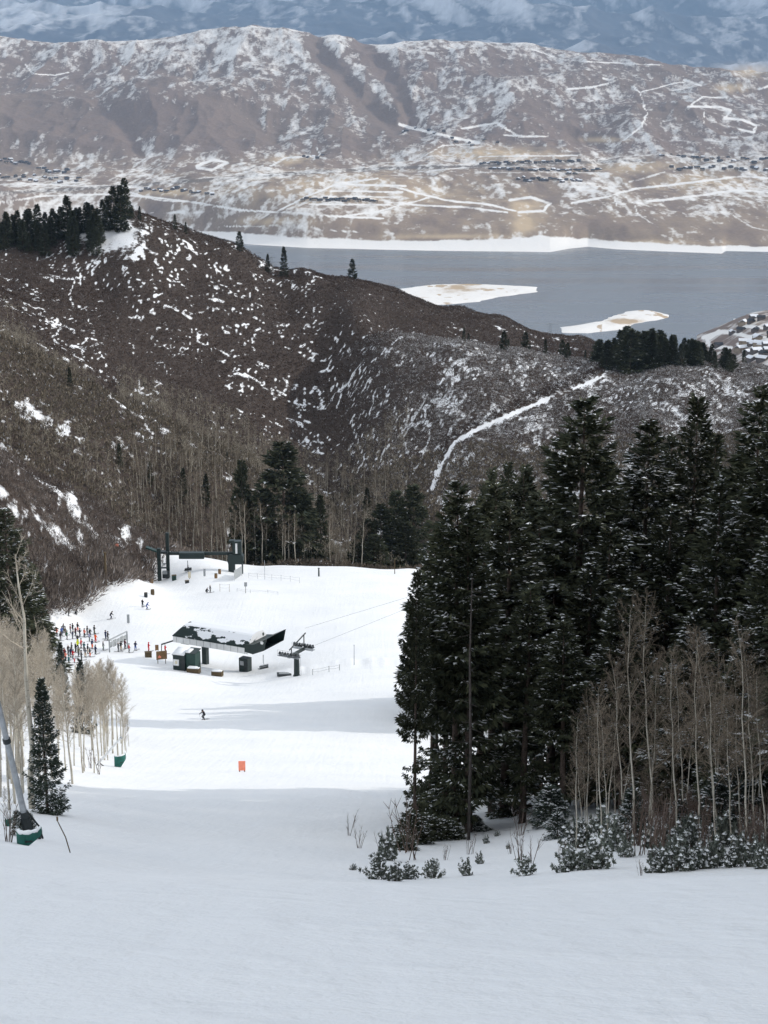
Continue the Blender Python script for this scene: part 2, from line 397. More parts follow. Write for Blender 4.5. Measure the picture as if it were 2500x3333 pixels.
# ---- far hills: grid from the shoreline back
fc = [(-2200,650,7000),(0,640,7000),(800,640,7000),(1250,640,7000),(1700,650,7000),(2100,660,7000),(2500,660,7000),(4500,660,7000),
      (-2200,700,6550),(0,690,6550),(800,700,6500),(1250,715,6500),(1800,720,6500),(2500,735,6500),(4500,735,6500),
      (-2000,575,8000),(0,590,8000),(600,570,8000),(1250,540,8000),(1800,535,8000),(2500,560,8000),(4500,560,8000),
      (0,540,8700),(600,520,8700),(1200,500,8700),(1700,490,8700),(2200,480,8700),(2500,490,8700),(-2000,520,8700),(4500,480,8700),
      (0,285,9900),(240,320,9900),(480,258,10000),(620,252,10000),(800,300,9900),(1000,390,9600),(0,292,10250),(480,268,10400),(620,262,10400),(-2000,280,9900),
      (300,470,9050),(800,470,9000),(1250,460,9000),(1400,430,9200),
      (300,215,10900),(100,190,11000),(500,190,11000),(1000,230,10600),(1250,290,10200),(1650,300,10100),(2000,330,9900),(2300,350,9700),(2500,380,9500),
      (1900,240,10700),(2200,280,10500),(2450,300,10400)]
rdg = [(-2200,140,11500),(-400,125,11500),(0,122,11500),(250,142,11500),(400,132,11500),(600,108,11500),(770,84,11500),(850,88,11500),(1000,105,11500),(1150,130,11500),(1300,143,11500),(1400,132,11500),(1550,126,11500),(1700,142,11500),(1900,168,11500),(2100,192,11500),(2300,226,11500),(2500,240,11300),(3000,280,11000),(4500,300,11000)]
for x, y, d in rdg: fc += [(x,y,d),(x,y+50,d+700),(x,y+80,d+1800)]
fw = [P(*q) for q in fc]
for px in np.arange(-2400, 4700, 350): fw.append(P(px, float(np.interp(px, [s[0] for s in SHORE], [s[1] for s in SHORE])), float(shoreY(px))))
fw = np.array(fw); fpx = np.array([q[0] for q in fc] + list(np.arange(-2400, 4700, 350)))
Tfar = TPS(np.c_[fpx/900., fw[:,1]/1200.], fw[:,2]/1000., 1e-5)
RAV = [[(1040,140),(1080,200),(1150,280),(1230,350),(1290,400)],[(1180,150),(1250,210),(1310,290),(1340,380)],[(620,260),(760,330),(900,440)],[(1420,270),(1330,330),(1380,420)],[(1880,430),(1990,480),(1950,510)],[(330,330),(420,430),(460,480)],[(1620,330),(1560,420),(1450,480)]]
cols = np.r_[np.linspace(-2200, -150, 90)[:-1], np.linspace(-150, 2650, 640), np.linspace(2650, 4700, 90)[1:]]
tt = np.linspace(0, 1, 520)
ys = shoreY(cols)
ysm = np.convolve(np.pad(ys, 40, 'edge'), np.hanning(83)[1:-1]/np.hanning(83).sum(), 'valid')
bl_ = sstep(0, .09, tt)[:, None]
FY = ys[None, :]*(1-bl_) + ysm[None, :]*bl_
FY = FY + (13300-FY)*tt[:, None]
fpxg = np.repeat(cols[None, :], len(tt), 0)
FZ = Tfar(fpxg/900., FY/1200.)*1000
for _ in range(2): FX = (fpxg-1250)/F*(FY*cp-FZ*sp)
hgt = np.clip((FZ-LAKE)/700, 0, 1)
FZ = FZ + ((ridged(FX*.0009, FY*.0006, 4, 50)-.45)*125+(ridged(FX*.0026, FY*.0014, 4, 52)-.45)*65)*sstep(.12, .55, hgt)*(1-sstep(11200, 11600, FY)*.7) + (fbm(FX*.004, FY*.004, 4, 55)-.5)*45*sstep(.03, .3, hgt) + (fbm(FX*.015, FY*.015, 3, 59)-.5)*9*sstep(.0, .15, hgt)
_, fpy0 = proj(FX, FY, FZ)
for g, dep in zip(RAV, (40, 32, 24, 28, 32, 24, 26)):
    dd = polydist(fpxg, fpy0, g); FZ = FZ - dep*np.exp(-(dd/32)**2)
edge = sstep(0, .05, tt)[:, None]
FZ = LAKE-.5 + (np.maximum(FZ, LAKE+3)-LAKE)*edge + 1.0*sstep(0, .01, tt)[:, None]
_, fpy = proj(FX, FY, FZ)
# land cover: snow, brush, bare tan earth, and a cloud shadow painted as brush
str_ = fbm(FX*.006, FY*.0022, 5, 61)-.5; fin = fbm(FX*.022, FY*.008, 4, 66)-.5
fin2 = fbm(FX*.06, FY*.02, 3, 68)-.5
snow = .40 + str_*.62 + fin*.6 + fin2*.6
snow += .20*sstep(230, 120, fpy)*(fpxg < 2100) + .12*np.exp(-(((fpxg-950)/500)**2+((fpy-230)/120)**2))
snow -= .36*np.exp(-(((fpxg-350)/520)**2+((fpy-400)/95)**2)) + .12*np.exp(-(((fpxg-1700)/300)**2+((fpy-400)/80)**2))  # first term paints a cloud's shadow on the left hills as thinner snow
for g, wd in zip(RAV[:2], (34, 28)):
    dd = polydist(fpxg+10, fpy, g); snow -= .55*np.exp(-(dd/wd)**4)
asp = np.clip(np.gradient(FZ, axis=1)/np.maximum(np.gradient(FX, axis=1), .5)*2.2, -1, 1)
snow += .16*asp*(1-sstep(470, 560, fpy))
plain_z = sstep(470, 560, fpy)
snow += plain_z*(.05+str_*.55+fin2*.4)
snow -= .22*sstep(690, 720, fpy)*sstep(1050, 1200, fpxg)
LINES = [([(80,210),(110,240),(180,245),(225,235)],4,.9),([(395,170),(400,200),(390,225)],3,.9),
 ([(0,625),(200,612),(430,598),(900,560),(1300,540),(1700,530),(2100,515)],4,.55),([(0,660),(120,640),(340,632),(500,640),(640,660),(760,680),(950,695),(1250,712)],6,1),
 ([(420,625),(520,650),(640,660)],5,.9),([(460,690),(680,692)],4,.8),([(730,735),(900,735),(1100,750),(1280,762)],4,.7),
 ([(900,690),(1000,640),(1100,600),(1230,580)],6,1),([(900,690),(1100,705),(1230,690),(1400,640)],5,.9),
 ([(1100,600),(1320,605)],7,1),([(1080,622),(1310,625)],6,1),([(1050,640),(1300,642)],6,.9),([(1010,665),(1270,668)],6,.9),
 ([(1250,600),(1330,620),(1450,650),(1600,665),(1680,685)],7,.9),([(1250,660),(1500,672),(1650,690)],8,.8),([(1660,650),(1730,640),(1790,660),(1770,685),(1690,690)],9,.9),
 ([(1860,660),(1980,640),(2080,610),(2200,600),(2400,575),(2500,580)],7,1),([(2110,655),(2250,640),(2400,620),(2500,628)],8,1),([(2000,640),(2010,670)],4,.8),([(2060,660),(2080,700),(2140,740)],4,.8),
 ([(1300,405),(1400,430),(1500,455),(1560,465)],9,1),([(1500,420),(1620,400),(1680,440)],7,.9),([(1640,440),(1780,445)],6,.9),([(1360,520),(1440,475),(1560,468)],4,.8),
 ([(1730,160),(1830,195),(1900,200),(2150,210)],4,.8),([(1850,290),(1930,285),(2000,265),(1960,255)],6,1),([(2060,280),(2080,300),(2105,370),(2090,410),(2035,455)],5,1),([(2085,300),(2200,270),(2250,265)],4,.8),
 ([(2250,340),(2290,315),(2370,318)],5,.9),([(2240,345),(2350,350),(2380,360),(2360,385),(2420,390),(2460,410),(2455,430),(2410,420)],7,1),([(2290,365),(2290,400)],4,.8),([(2470,290),(2500,280)],8,1),([(2230,260),(2280,280)],9,.8),
 ([(1560,510),(1700,508),(1880,505)],5,.8),([(1360,560),(1500,545),(1700,540)],4,.7),([(1550,560),(1950,562)],4,.6),([(0,600),(100,600),(250,605)],6,.8),
 ([(640,540),(700,520),(740,530),(690,550),(640,545)],9,1),([(880,540),(930,515),(1010,508),(1060,515)],7,.8),([(1030,480),(1045,500),(1020,520)],5,.8),
 ([(2370,690),(2450,740),(2500,750)],4,.7),([(2050,590),(2160,560)],8,.7),([(1080,560),(1180,590)],5,.7)]
for g, wd, v in LINES:
    dd = polydist(fpxg+(fin*14), fpy+(str_*8), g); snow = np.maximum(snow, (v+.15)*np.clip(1.4-dd/(wd*.56), 0, 1)*np.clip(1.05+fin*1.6, .25, 1.1))
beach_top = np.interp(fpxg, [0,700,1000,1250,1500,1650,1750,1900,2100,2300,2500], [752,752,772,784,778,780,766,776,788,800,800])
snow = np.maximum(snow, 1.2*sstep(-5, 6, fpy-beach_top+fin*10))
tan = np.zeros(FX.shape)
for (cx, cy_, rx, ry, v) in ((1600,500,190,22,1),(1700,680,60,40,.8),(1705,730,35,35,1),(940,520,60,14,.9),(1150,590,250,30,.5),(1350,640,200,40,.5),(2300,590,200,30,.5),(2440,230,60,20,1),(1960,455,70,8,.9),(560,625,100,12,.8),(2380,285,50,14,1),(2200,160,200,20,.1),(900,720,120,14,.6),(1450,770,150,8,.8),(2000,790,300,8,.6),(2050,545,110,20,.7),(1000,625,230,30,.4)):
    tan = np.maximum(tan, v*np.exp(-(((fpxg-cx)/rx)**2+((fpy-cy_)/ry)**2)))
tan = np.clip(tan + plain_z*(.22+.5*str_+.5*fin) + (fin)*.5*(tan > .08), 0, 1)
hw = polydist(fpxg, fpy, [(0,628),(200,618),(430,604),(900,568),(1300,546),(1700,535),(2100,522)])
road = np.clip(1.4-np.abs(hw)/6, 0, 1)*.8
olive = fbm(FX*.0016, FY*.0016, 3, 71)
fm, nt, b = nmat('far_hills', .9, .05)
sn, tn, rd, ol = (attr(nt, k).outputs['Fac'] for k in ('snow_cover', 'bare_earth', 'highway', 'olive'))
nz = tex(nt, .022, 8, dims=(1, .4, 1)); nz2 = tex(nt, .09, 5, dims=(1, .5, 1))
brush = mixc(nt, ol, (.155, .106, .090), (.145, .110, .085))
brush = mixc(nt, nz2.outputs[0], brush, (.27, .215, .185))
c1 = mixc(nt, tn, brush, (.55, .42, .28))
c1 = mixc(nt, rd, c1, (.17, .145, .125))
ad = N(nt, 'ShaderNodeMath', operation='MULTIPLY_ADD'); nt.links.new(nz.outputs[0], ad.inputs[0]); ad.inputs[1].default_value = .95; ad.inputs[2].default_value = -.475
a1 = N(nt, 'ShaderNodeMath', operation='MULTIPLY_ADD'); nt.links.new(nz2.outputs[0], a1.inputs[0]); a1.inputs[1].default_value = .7; a1.inputs[2].default_value = -.35
a3 = N(nt, 'ShaderNodeMath', operation='ADD'); nt.links.new(ad.outputs[0], a3.inputs[0]); nt.links.new(a1.outputs[0], a3.inputs[1])
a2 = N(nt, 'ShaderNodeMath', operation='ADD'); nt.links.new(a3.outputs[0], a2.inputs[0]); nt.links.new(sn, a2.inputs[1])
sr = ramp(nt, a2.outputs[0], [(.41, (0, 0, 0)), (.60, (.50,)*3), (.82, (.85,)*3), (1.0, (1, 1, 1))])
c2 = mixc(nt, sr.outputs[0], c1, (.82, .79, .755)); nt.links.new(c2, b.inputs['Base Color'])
bp = N(nt, 'ShaderNodeBump'); bp.inputs['Strength'].default_value = .5; bp.inputs['Distance'].default_value = 6.
nt.links.new(nz.outputs[0], bp.inputs['Height']); nt.links.new(bp.outputs[0], b.inputs['Normal'])
M_FAR = fm
def grid_obj(name, X, Y, Z, attrs, mat):
    r_, c_ = X.shape; ix = np.arange(r_*c_).reshape(r_, c_)
    q = np.stack([ix[:-1,:-1], ix[:-1,1:], ix[1:,1:], ix[1:,:-1]], -1).reshape(-1, 4)
    return link_mesh(name, np_mesh(name, np.c_[X.ravel(), Y.ravel(), Z.ravel()], q, {k: v.ravel() for k, v in attrs.items()}), mat, smooth=True)
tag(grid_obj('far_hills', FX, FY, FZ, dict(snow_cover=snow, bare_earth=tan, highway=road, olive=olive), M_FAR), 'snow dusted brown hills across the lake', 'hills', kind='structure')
def far_ground(px, py):
    """nearest far-hill vertex seen at a photo position"""
    d = (fpxg-px)**2 + (fpy-py)**2; k = np.argmin(d); return np.array((FX.flat[k], FY.flat[k], FZ.flat[k]))
# ---- blue mountains behind
mc = np.linspace(-2300, 4800, 620); my = np.linspace(14000, 42000, 460)
MX = (mc[None, :]-1250)/F*my[:, None]*.97; MY = np.repeat(my[:, None], len(mc), 1)
t = (MY-14000)/22000
base = 150 + 3300*np.clip(t, 0, 1.0)**1.2 - 900*np.clip(t-1, 0, 1)
mpx = np.repeat(mc[None, :], len(my), 0)
base += 200*sstep(700, -100, mpx)*np.exp(-((MY-17500)/2500)**2)
wx = MX + 3600*(fbm(MX*.00017, MY*.00017, 3, 80)-.5); wy = MY + 3600*(fbm(MX*.00017, MY*.00017, 3, 84)-.5)
rg = ridged(wx*.00030, wy*.00019, 7, 90)
MZ = base + (rg-.5)*(350+1300*np.clip(t, 0, 1)) + (fbm(MX*.001, MY*.001, 4, 95)-.5)*170
MZ -= 500*sstep(1900, 2700, mpx)*(1-sstep(16000, 26000, MY))
_, mpy = proj(MX, MY, MZ)
msn = .29 + (fbm(MX*.0014, MY*.0003, 5, 101)-.5)*.35 + (fbm(MX*.006, MY*.0014, 4, 105)-.5)*.75 + (rg-.5)*.7
masp = np.clip(np.gradient(MZ, axis=1)/np.maximum(np.gradient(MX, axis=1), 1)*1.6, -1, 1)
msn += .45*masp
msn += .25*np.exp(-(((mpx-50)/300)**2+((mpy-40)/60)**2)) + .2*sstep(1900, 2500, mpx)*sstep(60, 200, mpy)
mtan = np.exp(-(((mpx-2450)/90)**2+((mpy-225)/16)**2))
fol = np.zeros(MX.shape)
M_MT, nt, b = nmat('far_mountains', .9, .05)
sn = attr(nt, 'snow_cover').outputs['Fac']; tn = attr(nt, 'bare_earth').outputs['Fac']
nz = tex(nt, .012, 8, dims=(1, .3, .8))
ad = N(nt, 'ShaderNodeMath', operation='MULTIPLY_ADD'); nt.links.new(nz.outputs[0], ad.inputs[0]); ad.inputs[1].default_value = .6; ad.inputs[2].default_value = -.3
a2 = N(nt, 'ShaderNodeMath', operation='ADD'); nt.links.new(ad.outputs[0], a2.inputs[0]); nt.links.new(sn, a2.inputs[1])
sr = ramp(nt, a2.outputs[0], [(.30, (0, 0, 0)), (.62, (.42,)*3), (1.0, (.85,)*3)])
c0 = mixc(nt, nz.outputs[0], (.055, .08, .12), (.13, .14, .165))  # pale blue of the haze painted into the mountains' own colour
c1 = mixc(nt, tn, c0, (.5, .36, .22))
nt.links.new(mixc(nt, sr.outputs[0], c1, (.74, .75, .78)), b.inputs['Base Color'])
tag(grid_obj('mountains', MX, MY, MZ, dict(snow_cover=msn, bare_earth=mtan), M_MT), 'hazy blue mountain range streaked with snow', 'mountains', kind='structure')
# ---- land between the near hills and the lake: sand bars, and the settled slope at right
def landform(name, outline, hmax, n, cover, label, mat, z0=LAKE, soft=60., seed=0):
    pts = np.array([on_plane(x_+26, y_) for x_, y_ in outline])[:, :2]
    lo, hi = pts.min(0), pts.max(0)
    X, Y = np.meshgrid(np.linspace(lo[0], hi[0], n), np.linspace(lo[1], hi[1], n))
    poly = [tuple(q) for q in pts]
    d = polydist(X, Y, poly+[poly[0]]); ins = inpoly(X, Y, poly)
    d = np.where(ins, d, -d) + (fbm(X*.015, Y*.015, 3, seed+9)-.5)*26
    Z = z0 - 3 + (3+hmax)*sstep(-8, soft, d) + (fbm(X*.02, Y*.02, 3, seed)-.5)*3*sstep(0, soft, d)
    px, py = proj(X, Y, Z)
    a = cover(X, Y, px, py, d)
    k = (d > -8).ravel(); ix = np.arange(n*n).reshape(n, n)
    q = np.stack([ix[:-1,:-1], ix[:-1,1:], ix[1:,1:], ix[1:,:-1]], -1).reshape(-1, 4)
    q = q[k[q].any(1)]
    o = link_mesh(name, submesh(name, np.c_[X.ravel(), Y.ravel(), Z.ravel()], q, {kk: v.ravel() for kk, v in a.items()}), mat, smooth=True)
    return tag(o, label, 'sand bar', kind='structure')
def cov1(X, Y, px, py, d):
    ns = fbm(X*.02, Y*.012, 4, 17); s = 1.1 - 1.5*(ns > .66)*(px < 1600)*(py < 962) - .5*(ns > .72) - .9*np.exp(-(((px-1500)/70)**2+((py-940)/16)**2))*(fbm(X*.03, Y*.03, 3, 7)+.3) - .5*(d < 12)*(py < 935)
    return dict(snow_cover=s, bare_earth=.8+0*s, highway=0*s, olive=0*s)
landform('sand_bar', [(1150,955),(1350,925),(1500,922),(1745,933),(1748,950),(1700,958),(1620,968),(1560,984),(1480,992),(1150,1010)], 4, 150, cov1, 'long flat snowy point of land in the lake', M_FAR, seed=3)
def cov2(X, Y, px, py, d):
    s = 1.1 - 1.2*np.exp(-(((px-2030)/55)**2+((py-1046)/9)**2)) - .6*(d < 9)*(py > 1035) - .8*(fbm(X*.03, Y*.02, 4, 19) > .70)*(py < 1040) - .7*(px < 1960)*(fbm(X*.02, Y*.02, 3, 23) > .62)
    return dict(snow_cover=s, bare_earth=.75+0*s, highway=0*s, olive=0*s)
landform('sand_bar', [(1780,1065),(1900,1045),(1990,1012),(2050,1006),(2130,1010),(2175,1024),(2180,1036),(2140,1044),(2060,1056),(2030,1075),(1900,1090),(1780,1085)], 5, 150, cov2, 'rounded snowy islet with a tan centre near the far trees', M_FAR, seed=5)
def town_h(X, Y):
    """the settled slope: x,y -> z"""
    return None
tp = [(2255,1100,3350),(2290,1085,3300),(2350,1062,3250),(2400,1040,3200),(2450,1020,3150),(2500,1014,3100),(2700,1010,3000),(3300,1000,3000)]
tq = []
for x, y, d in tp: tq += [(x,y,d),(x+20,y+130,d-900),(x+20,y+230,d-1300),(x,y+60,d+350),(x,y+60,d-450)]
tw = np.array([P(*q) for q in tq]); Tt = TPS(np.c_[[q[0]/300. for q in tq], tw[:,1]/600.], tw[:,2]/100., 1e-4)
tcx = np.linspace(2240, 3300, 260); tY = np.linspace(1750, 3650, 260)
TPX, TY = np.meshgrid(tcx, tY); TZ = Tt(TPX/300., TY/600.)*100
TX = (TPX-1250)/F*(TY*cp-TZ*sp)
TZ += (fbm(TX*.01, TY*.01, 3, 12)-.5)*10
lim = np.interp(TPX, [2240,2300,2400,2500], [-470,-460,-440,-400]); TZ = np.where(TPX < 2265, np.minimum(TZ, LAKE-4), TZ)
tpx, tpy = proj(TX, TY, TZ)
ts = .40 + (fbm(TX*.03, TY*.02, 4, 13)-.5)*1.1
for g, wd in (([(2290,1098),(2350,1080),(2390,1082),(2430,1095),(2500,1102)],7),([(2300,1100),(2310,1125),(2330,1130),(2380,1132)],6),([(2240,1095),(2300,1070)],5),([(2400,1120),(2500,1135)],5),([(2420,1060),(2500,1070)],5),([(2340,1078),(2312,1100)],6),([(2440,1150),(2500,1165)],6)):
    ts = np.maximum(ts, 1.2*np.clip(1.5-polydist(tpx, tpy, g)/wd, 0, 1))
tt_ = np.exp(-(((tpx-2450)/22)**2+((tpy-1048)/8)**2))
tag(grid_obj('town_slope', TX, TY, TZ, dict(snow_cover=ts, bare_earth=tt_, highway=0*ts, olive=0*ts+.3), M_FAR), 'settled snowy slope beside the lake', 'hillside', kind='structure')
def town_ground(px, py):
    d = (tpx-px)**2+(tpy-py)**2; k = np.argmin(d); return np.array((TX.flat[k], TY.flat[k], TZ.flat[k]))
# ================================================================ VEGETATION
rnd = random.Random(5)
def leaf_mat(name, c0, c1, rough=.75, trans=0., island=True):
    m, nt, b = nmat(name, rough, .15)
    g = N(nt, 'ShaderNodeNewGeometry'); oi = N(nt, 'ShaderNodeObjectInfo')
    c = mixc(nt, g.outputs['Random Per Island'], c0, c1)
    hs = N(nt, 'ShaderNodeHueSaturation'); nt.links.new(c, hs.inputs['Color'])
    ma = N(nt, 'ShaderNodeMapRange'); ma.inputs['To Min'].default_value = .75; ma.inputs['To Max'].default_value = 1.3
    nt.links.new(oi.outputs['Random'], ma.inputs['Value']); nt.links.new(ma.outputs[0], hs.inputs['Value'])
    nt.links.new(hs.outputs[0], b.inputs['Base Color'])
    return m
M_NEEDLE = leaf_mat('conifer_needles', (.022, .029, .019), (.068, .073, .042))
M_NEEDLE2 = leaf_mat('spruce_needles', (.022, .032, .026), (.060, .075, .058))
M_BARK = plain('conifer_bark', (.085, .065, .055), .9, .1, .45, 9, bump=.5)
M_CAP = plain('tree_snow', (.82, .84, .86), .6, .2, .05, 4)
M_TWIG = leaf_mat('sunlit_aspen_twigs', (.28, .245, .20), (.50, .445, .365))  # brighter twig copy for the sunny grove, sunlight painted into the colour
M_TWIGD = leaf_mat('shaded_twigs', (.12, .097, .074), (.25, .207, .16))  # darker copy of the same twigs, shade painted into the colour
def aspen_bark():
    m, nt, b = nmat('aspen_bark', .8, .15)
    n = tex(nt, 3.0, 5, dims=(1, 1, .35)); n2 = tex(nt, 14, 3, dims=(.5, .5, 1.6))
    r = ramp(nt, n.outputs[0], [(.3, (.30, .27, .22)), (.6, (.52, .49, .42))])
    r2 = ramp(nt, n2.outputs[0], [(.62, (0, 0, 0)), (.7, (1, 1, 1))])
    nt.links.new(mixc(nt, r2.outputs[0], r.outputs[0], (.07, .06, .05)), b.inputs['Base Color']); return m
M_ASPEN = aspen_bark()
def unit(a): return a/(np.linalg.norm(a, axis=-1, keepdims=True)+1e-9)
def tri_mesh(name, T):
    """T (n,3,3) loose triangles"""
    n = len(T); return np_mesh(name, T.reshape(-1, 3), np.arange(3*n).reshape(n, 3))
def conifer_parts(h, r, seed, cs=.1, dens=1., psnow=.12, step=.42, prof=.75, spray=1., low=0., blunt=0.):
    g = np.random.RandomState(seed); tris = []; sn = []
    z = cs*h
    while z < h*.985:
        t = (z-cs*h)/(h-cs*h)
        n = g.randint(5, 9) if t < .9 else 4
        sparse = bool(low) and t < low
        if sparse and g.rand() < .30: z += step; continue
        if sparse: n = g.randint(2, 6)
        for k in range(n):
            az = g.rand()*6.283; L = (r*((1-t)**prof)*(.60+.50*g.rand()) + .16)*(1 if t > .06 else .8)
            if g.rand() < .12: L *= 1.22
            if sparse: L *= .35+.55*g.rand()
            e = -.30 + .75*t + g.randn()*.11
            d = np.array((math.cos(az)*math.cos(e), math.sin(az)*math.cos(e), math.sin(e)))
            side = np.array((-math.sin(az), math.cos(az), 0)); up = np.cross(d, side)
            m = max(18, int((L*16+L*L*7)*dens)); s = .10+.90*np.sqrt(g.rand(m))
            if t > .9: s = g.rand(m)
            fan = (g.rand(m)-.5)*2; lat = fan*L*.40*np.sqrt(s)*(1.15-.75*s)
            pos = np.array((0, 0, z+(g.rand()-.5)*step*1.6*(1-.5*t))) + d*(L*s)[:, None] + side*lat[:, None] + np.array((0, 0, 1))*(L*.16*s**3-L*.12*np.sin(3.14*s)*(1-t)-.22*np.abs(lat)+g.randn(m)*.035*L)[:, None]
            ang = fan*(.75+.45*g.rand(m)); dr = d*np.cos(ang)[:, None] + side*np.sin(ang)[:, None] + up*(g.randn(m)*.28)[:, None] + np.array((0, 0, -1))*(.05+.40*g.rand(m))[:, None]*(1-.8*t)
            dr = unit(dr); ln = spray*(.20+.05*L+.20*g.rand(m)); wd = ln*(.34+.26*g.rand(m))
            roll = g.randn(m)*.8
            pp = unit(np.cross(dr, up[None])); pr = pp*np.cos(roll)[:, None] + up*np.sin(roll)[:, None]
            T = np.stack([pos-pr*wd[:, None]*.5, pos+pr*wd[:, None]*.5, pos+dr*ln[:, None]], 1); tris.append(T)
            psn = psnow*(0 if g.rand() < .35 else 2.2*g.rand())
            q = (g.rand(m) < psn*(.3+1.2*s)) & (s > .4)
            if q.any():
                a = pos[q]+dr[q]*ln[q, None]*.35+np.array((0, 0, .05)); f = unit(np.c_[dr[q][:, :2], dr[q][:, 2:]*.35]); sd = unit(np.cross(f, (0, 0, 1.)))
                l2 = (ln[q]*.55)[:, None]; w2 = (wd[q]*.85)[:, None]
                sn.append(np.stack([a-f*l2*.6-sd*w2*.5, a-f*l2*.4+sd*w2*.6, a+f*l2*.8+sd*w2*.1], 1))
        z += step*(.75+.5*g.rand())*(1-.62*t)
    return np.concatenate(tris), (np.concatenate(sn) if sn else None)
def conifer(name, h, r, seed, label, cat, mat=None, trunk_r=None, **kw):
    root = empty(name, (0, 0, -900), 0, label, cat)
    T, S_ = conifer_parts(h, r, seed, **kw)
    g = random.Random(seed); tr = trunk_r or h*.0125
    mb = MB(); mb.tube([(0, 0, -.6), (g.uniform(-.04, .04), 0, h*.3), (0, g.uniform(-.06, .06), h*.65), (0, 0, h*.99)], [tr*1.15, tr*.85, tr*.5, .015], 8)
    for k in range(14):                 # dead snags below the crown
        zz = h*g.uniform(.04, max(.1, kw.get('cs', .1)+.06)); a = g.random()*6.28; l = g.uniform(.3, 1.1)*h/20
        mb.tube([(0, 0, zz), (math.cos(a)*l, math.sin(a)*l, zz-g.uniform(-.1, .25)*l)], [.03, .008], 4)
    mb.build('trunk', M_BARK, root, True)
    cr = link_mesh('crown', tri_mesh('crown', T), mat or M_NEEDLE, root)
    if S_ is not None: tag(link_mesh('snow', tri_mesh('snow', S_), M_CAP, cr), kind='stuff')
    return root
def aspen_parts(h, seed, cs=.38, nb=28, tw=10, spread=1., tr=.011):
    g = np.random.RandomState(seed); mb = MB(); tris = []
    n = 9; off = np.cumsum(np.c_[g.randn(n), g.randn(n)]*.0065*h, 0); off -= off[0]
    pts = [(off[i, 0], off[i, 1], h*i/(n-1) - (.4 if i == 0 else 0)) for i in range(n)]
    mb.tube(pts, [h*tr*(1-.86*i/(n-1)) for i in range(n)], 7, cap=False)
    ax = np.array(pts); br = MB()
    for k in range(nb):
        t = cs+(1-cs)*((k+g.rand())/nb); z = t*h
        b0 = np.array([np.interp(z, ax[:, 2], ax[:, i]) for i in range(2)]+[z]); a = g.rand()*6.283
        L = spread*h*(.055+.135*(1-t)**.7)*(.7+.6*g.rand()); el = .55+.5*t+g.randn()*.15
        d = np.array((math.cos(a)*math.cos(el), math.sin(a)*math.cos(el), math.sin(el)))
        b1 = b0+d*L*.5+(0, 0, .02*L); b2 = b0+d*L+(0, 0, .16*L)
        w0 = .006+.012*L
        br.tube([b0, b1, b2], [w0, w0*.7, .005], 3, cap=False)
        m = tw; s = .2+.8*g.rand(m); p = b0+d*(L*s)[:, None]+np.outer(s**2*.16*L, (0, 0, 1))
        dr = unit(d+g.randn(m, 3)*.55+(0, 0, .25)); ln = L*(.30+.30*g.rand(m))
        sd = unit(np.cross(dr, g.randn(m, 3)))*.010
        tris.append(np.stack([p-sd, p+sd, p+dr*ln[:, None]], 1))
        for q in range(5):
            s2 = .2+.75*g.rand(m); p2 = p+dr*(ln*s2)[:, None]; d2 = unit(dr+g.randn(m, 3)*.7); l2 = ln*(.35+.35*g.rand(m))
            sd = unit(np.cross(d2, g.randn(m, 3)))*.0075
            tris.append(np.stack([p2-sd, p2+sd, p2+d2*l2[:, None]], 1))
    return mb, br, np.concatenate(tris)
def aspen(name, h, seed, label, cat='tree', twig=None, **kw):
    root = empty(name, (0, 0, -900), 0, label, cat)
    mb, br, T = aspen_parts(h, seed, **kw)
    mb.build('trunk', M_ASPEN, root, True)
    me = bpy.data.meshes.new('crown'); nb_ = len(br.v)
    V = np.concatenate([np.array(br.v), T.reshape(-1, 3)])
    quads_ = np.array(br.f); tq_ = np.concatenate([quads_[:, [0, 1, 2]], quads_[:, [0, 2, 3]]])
    Fc = np.concatenate([tq_, nb_+np.arange(3*len(T)).reshape(-1, 3)])
    link_mesh('crown', np_mesh('crown', V, Fc), twig or M_TWIG, root)
    return root
used_proto = set()
def plant(proto, loc, h_scale, w_scale=None, label=None, group=None, rz=None, lean=(0, 0), cat=None, sink=.1):
    """the first use moves the prototype itself; later uses copy it with its parts"""
    loc = np.array(loc, float); loc[2] -= sink
    rz = rnd.random()*6.28 if rz is None else rz; w_ = w_scale or h_scale
    if proto.name not in used_proto: used_proto.add(proto.name); o = proto
    else: o = dup(proto, loc)
    o.location = loc; o.rotation_euler = (lean[0], lean[1], rz); o.scale = (w_, w_, h_scale)
    return tag(o, label, cat, group)
# ---------------------------------------------------------------- the dark forest at right
G1 = 'conifers of the forest at the right'
fir = [conifer('fir_tree', 20, 4.0, 101, None, 'tree', cs=.10, dens=1., psnow=.12, low=.26, spray=1., prof=.74, step=.52),
       conifer('fir_tree', 20, 3.5, 102, None, 'tree', cs=.10, dens=1., psnow=.10, low=.32, spray=1., prof=.70, step=.52),
       conifer('fir_tree', 20, 3.7, 103, None, 'tree', cs=.09, dens=1., psnow=.23, spray=1., prof=.74, step=.52),
       conifer('fir_tree', 20, 3.0, 104, None, 'tree', cs=.12, dens=1.1, psnow=.09, low=.36, spray=1., prof=.62, step=.52)]
for f_ in fir: f_['height'] = 20.
def put_fir(k, px, Y, top, wid=None, label=None, group=G1, protos=fir):
    p = on_ground(px, Y); h = height_px(px, Y, top); s = h/20.
    r0 = (4., 3.5, 3.7, 3.0)[k]
    ws = s if wid is None else (wid*Y*1.06/F)/r0
    return plant(protos[k], p, s, ws, label, group, cat='tree', lean=(rnd.uniform(-.015, .015), rnd.uniform(-.02, .02)))
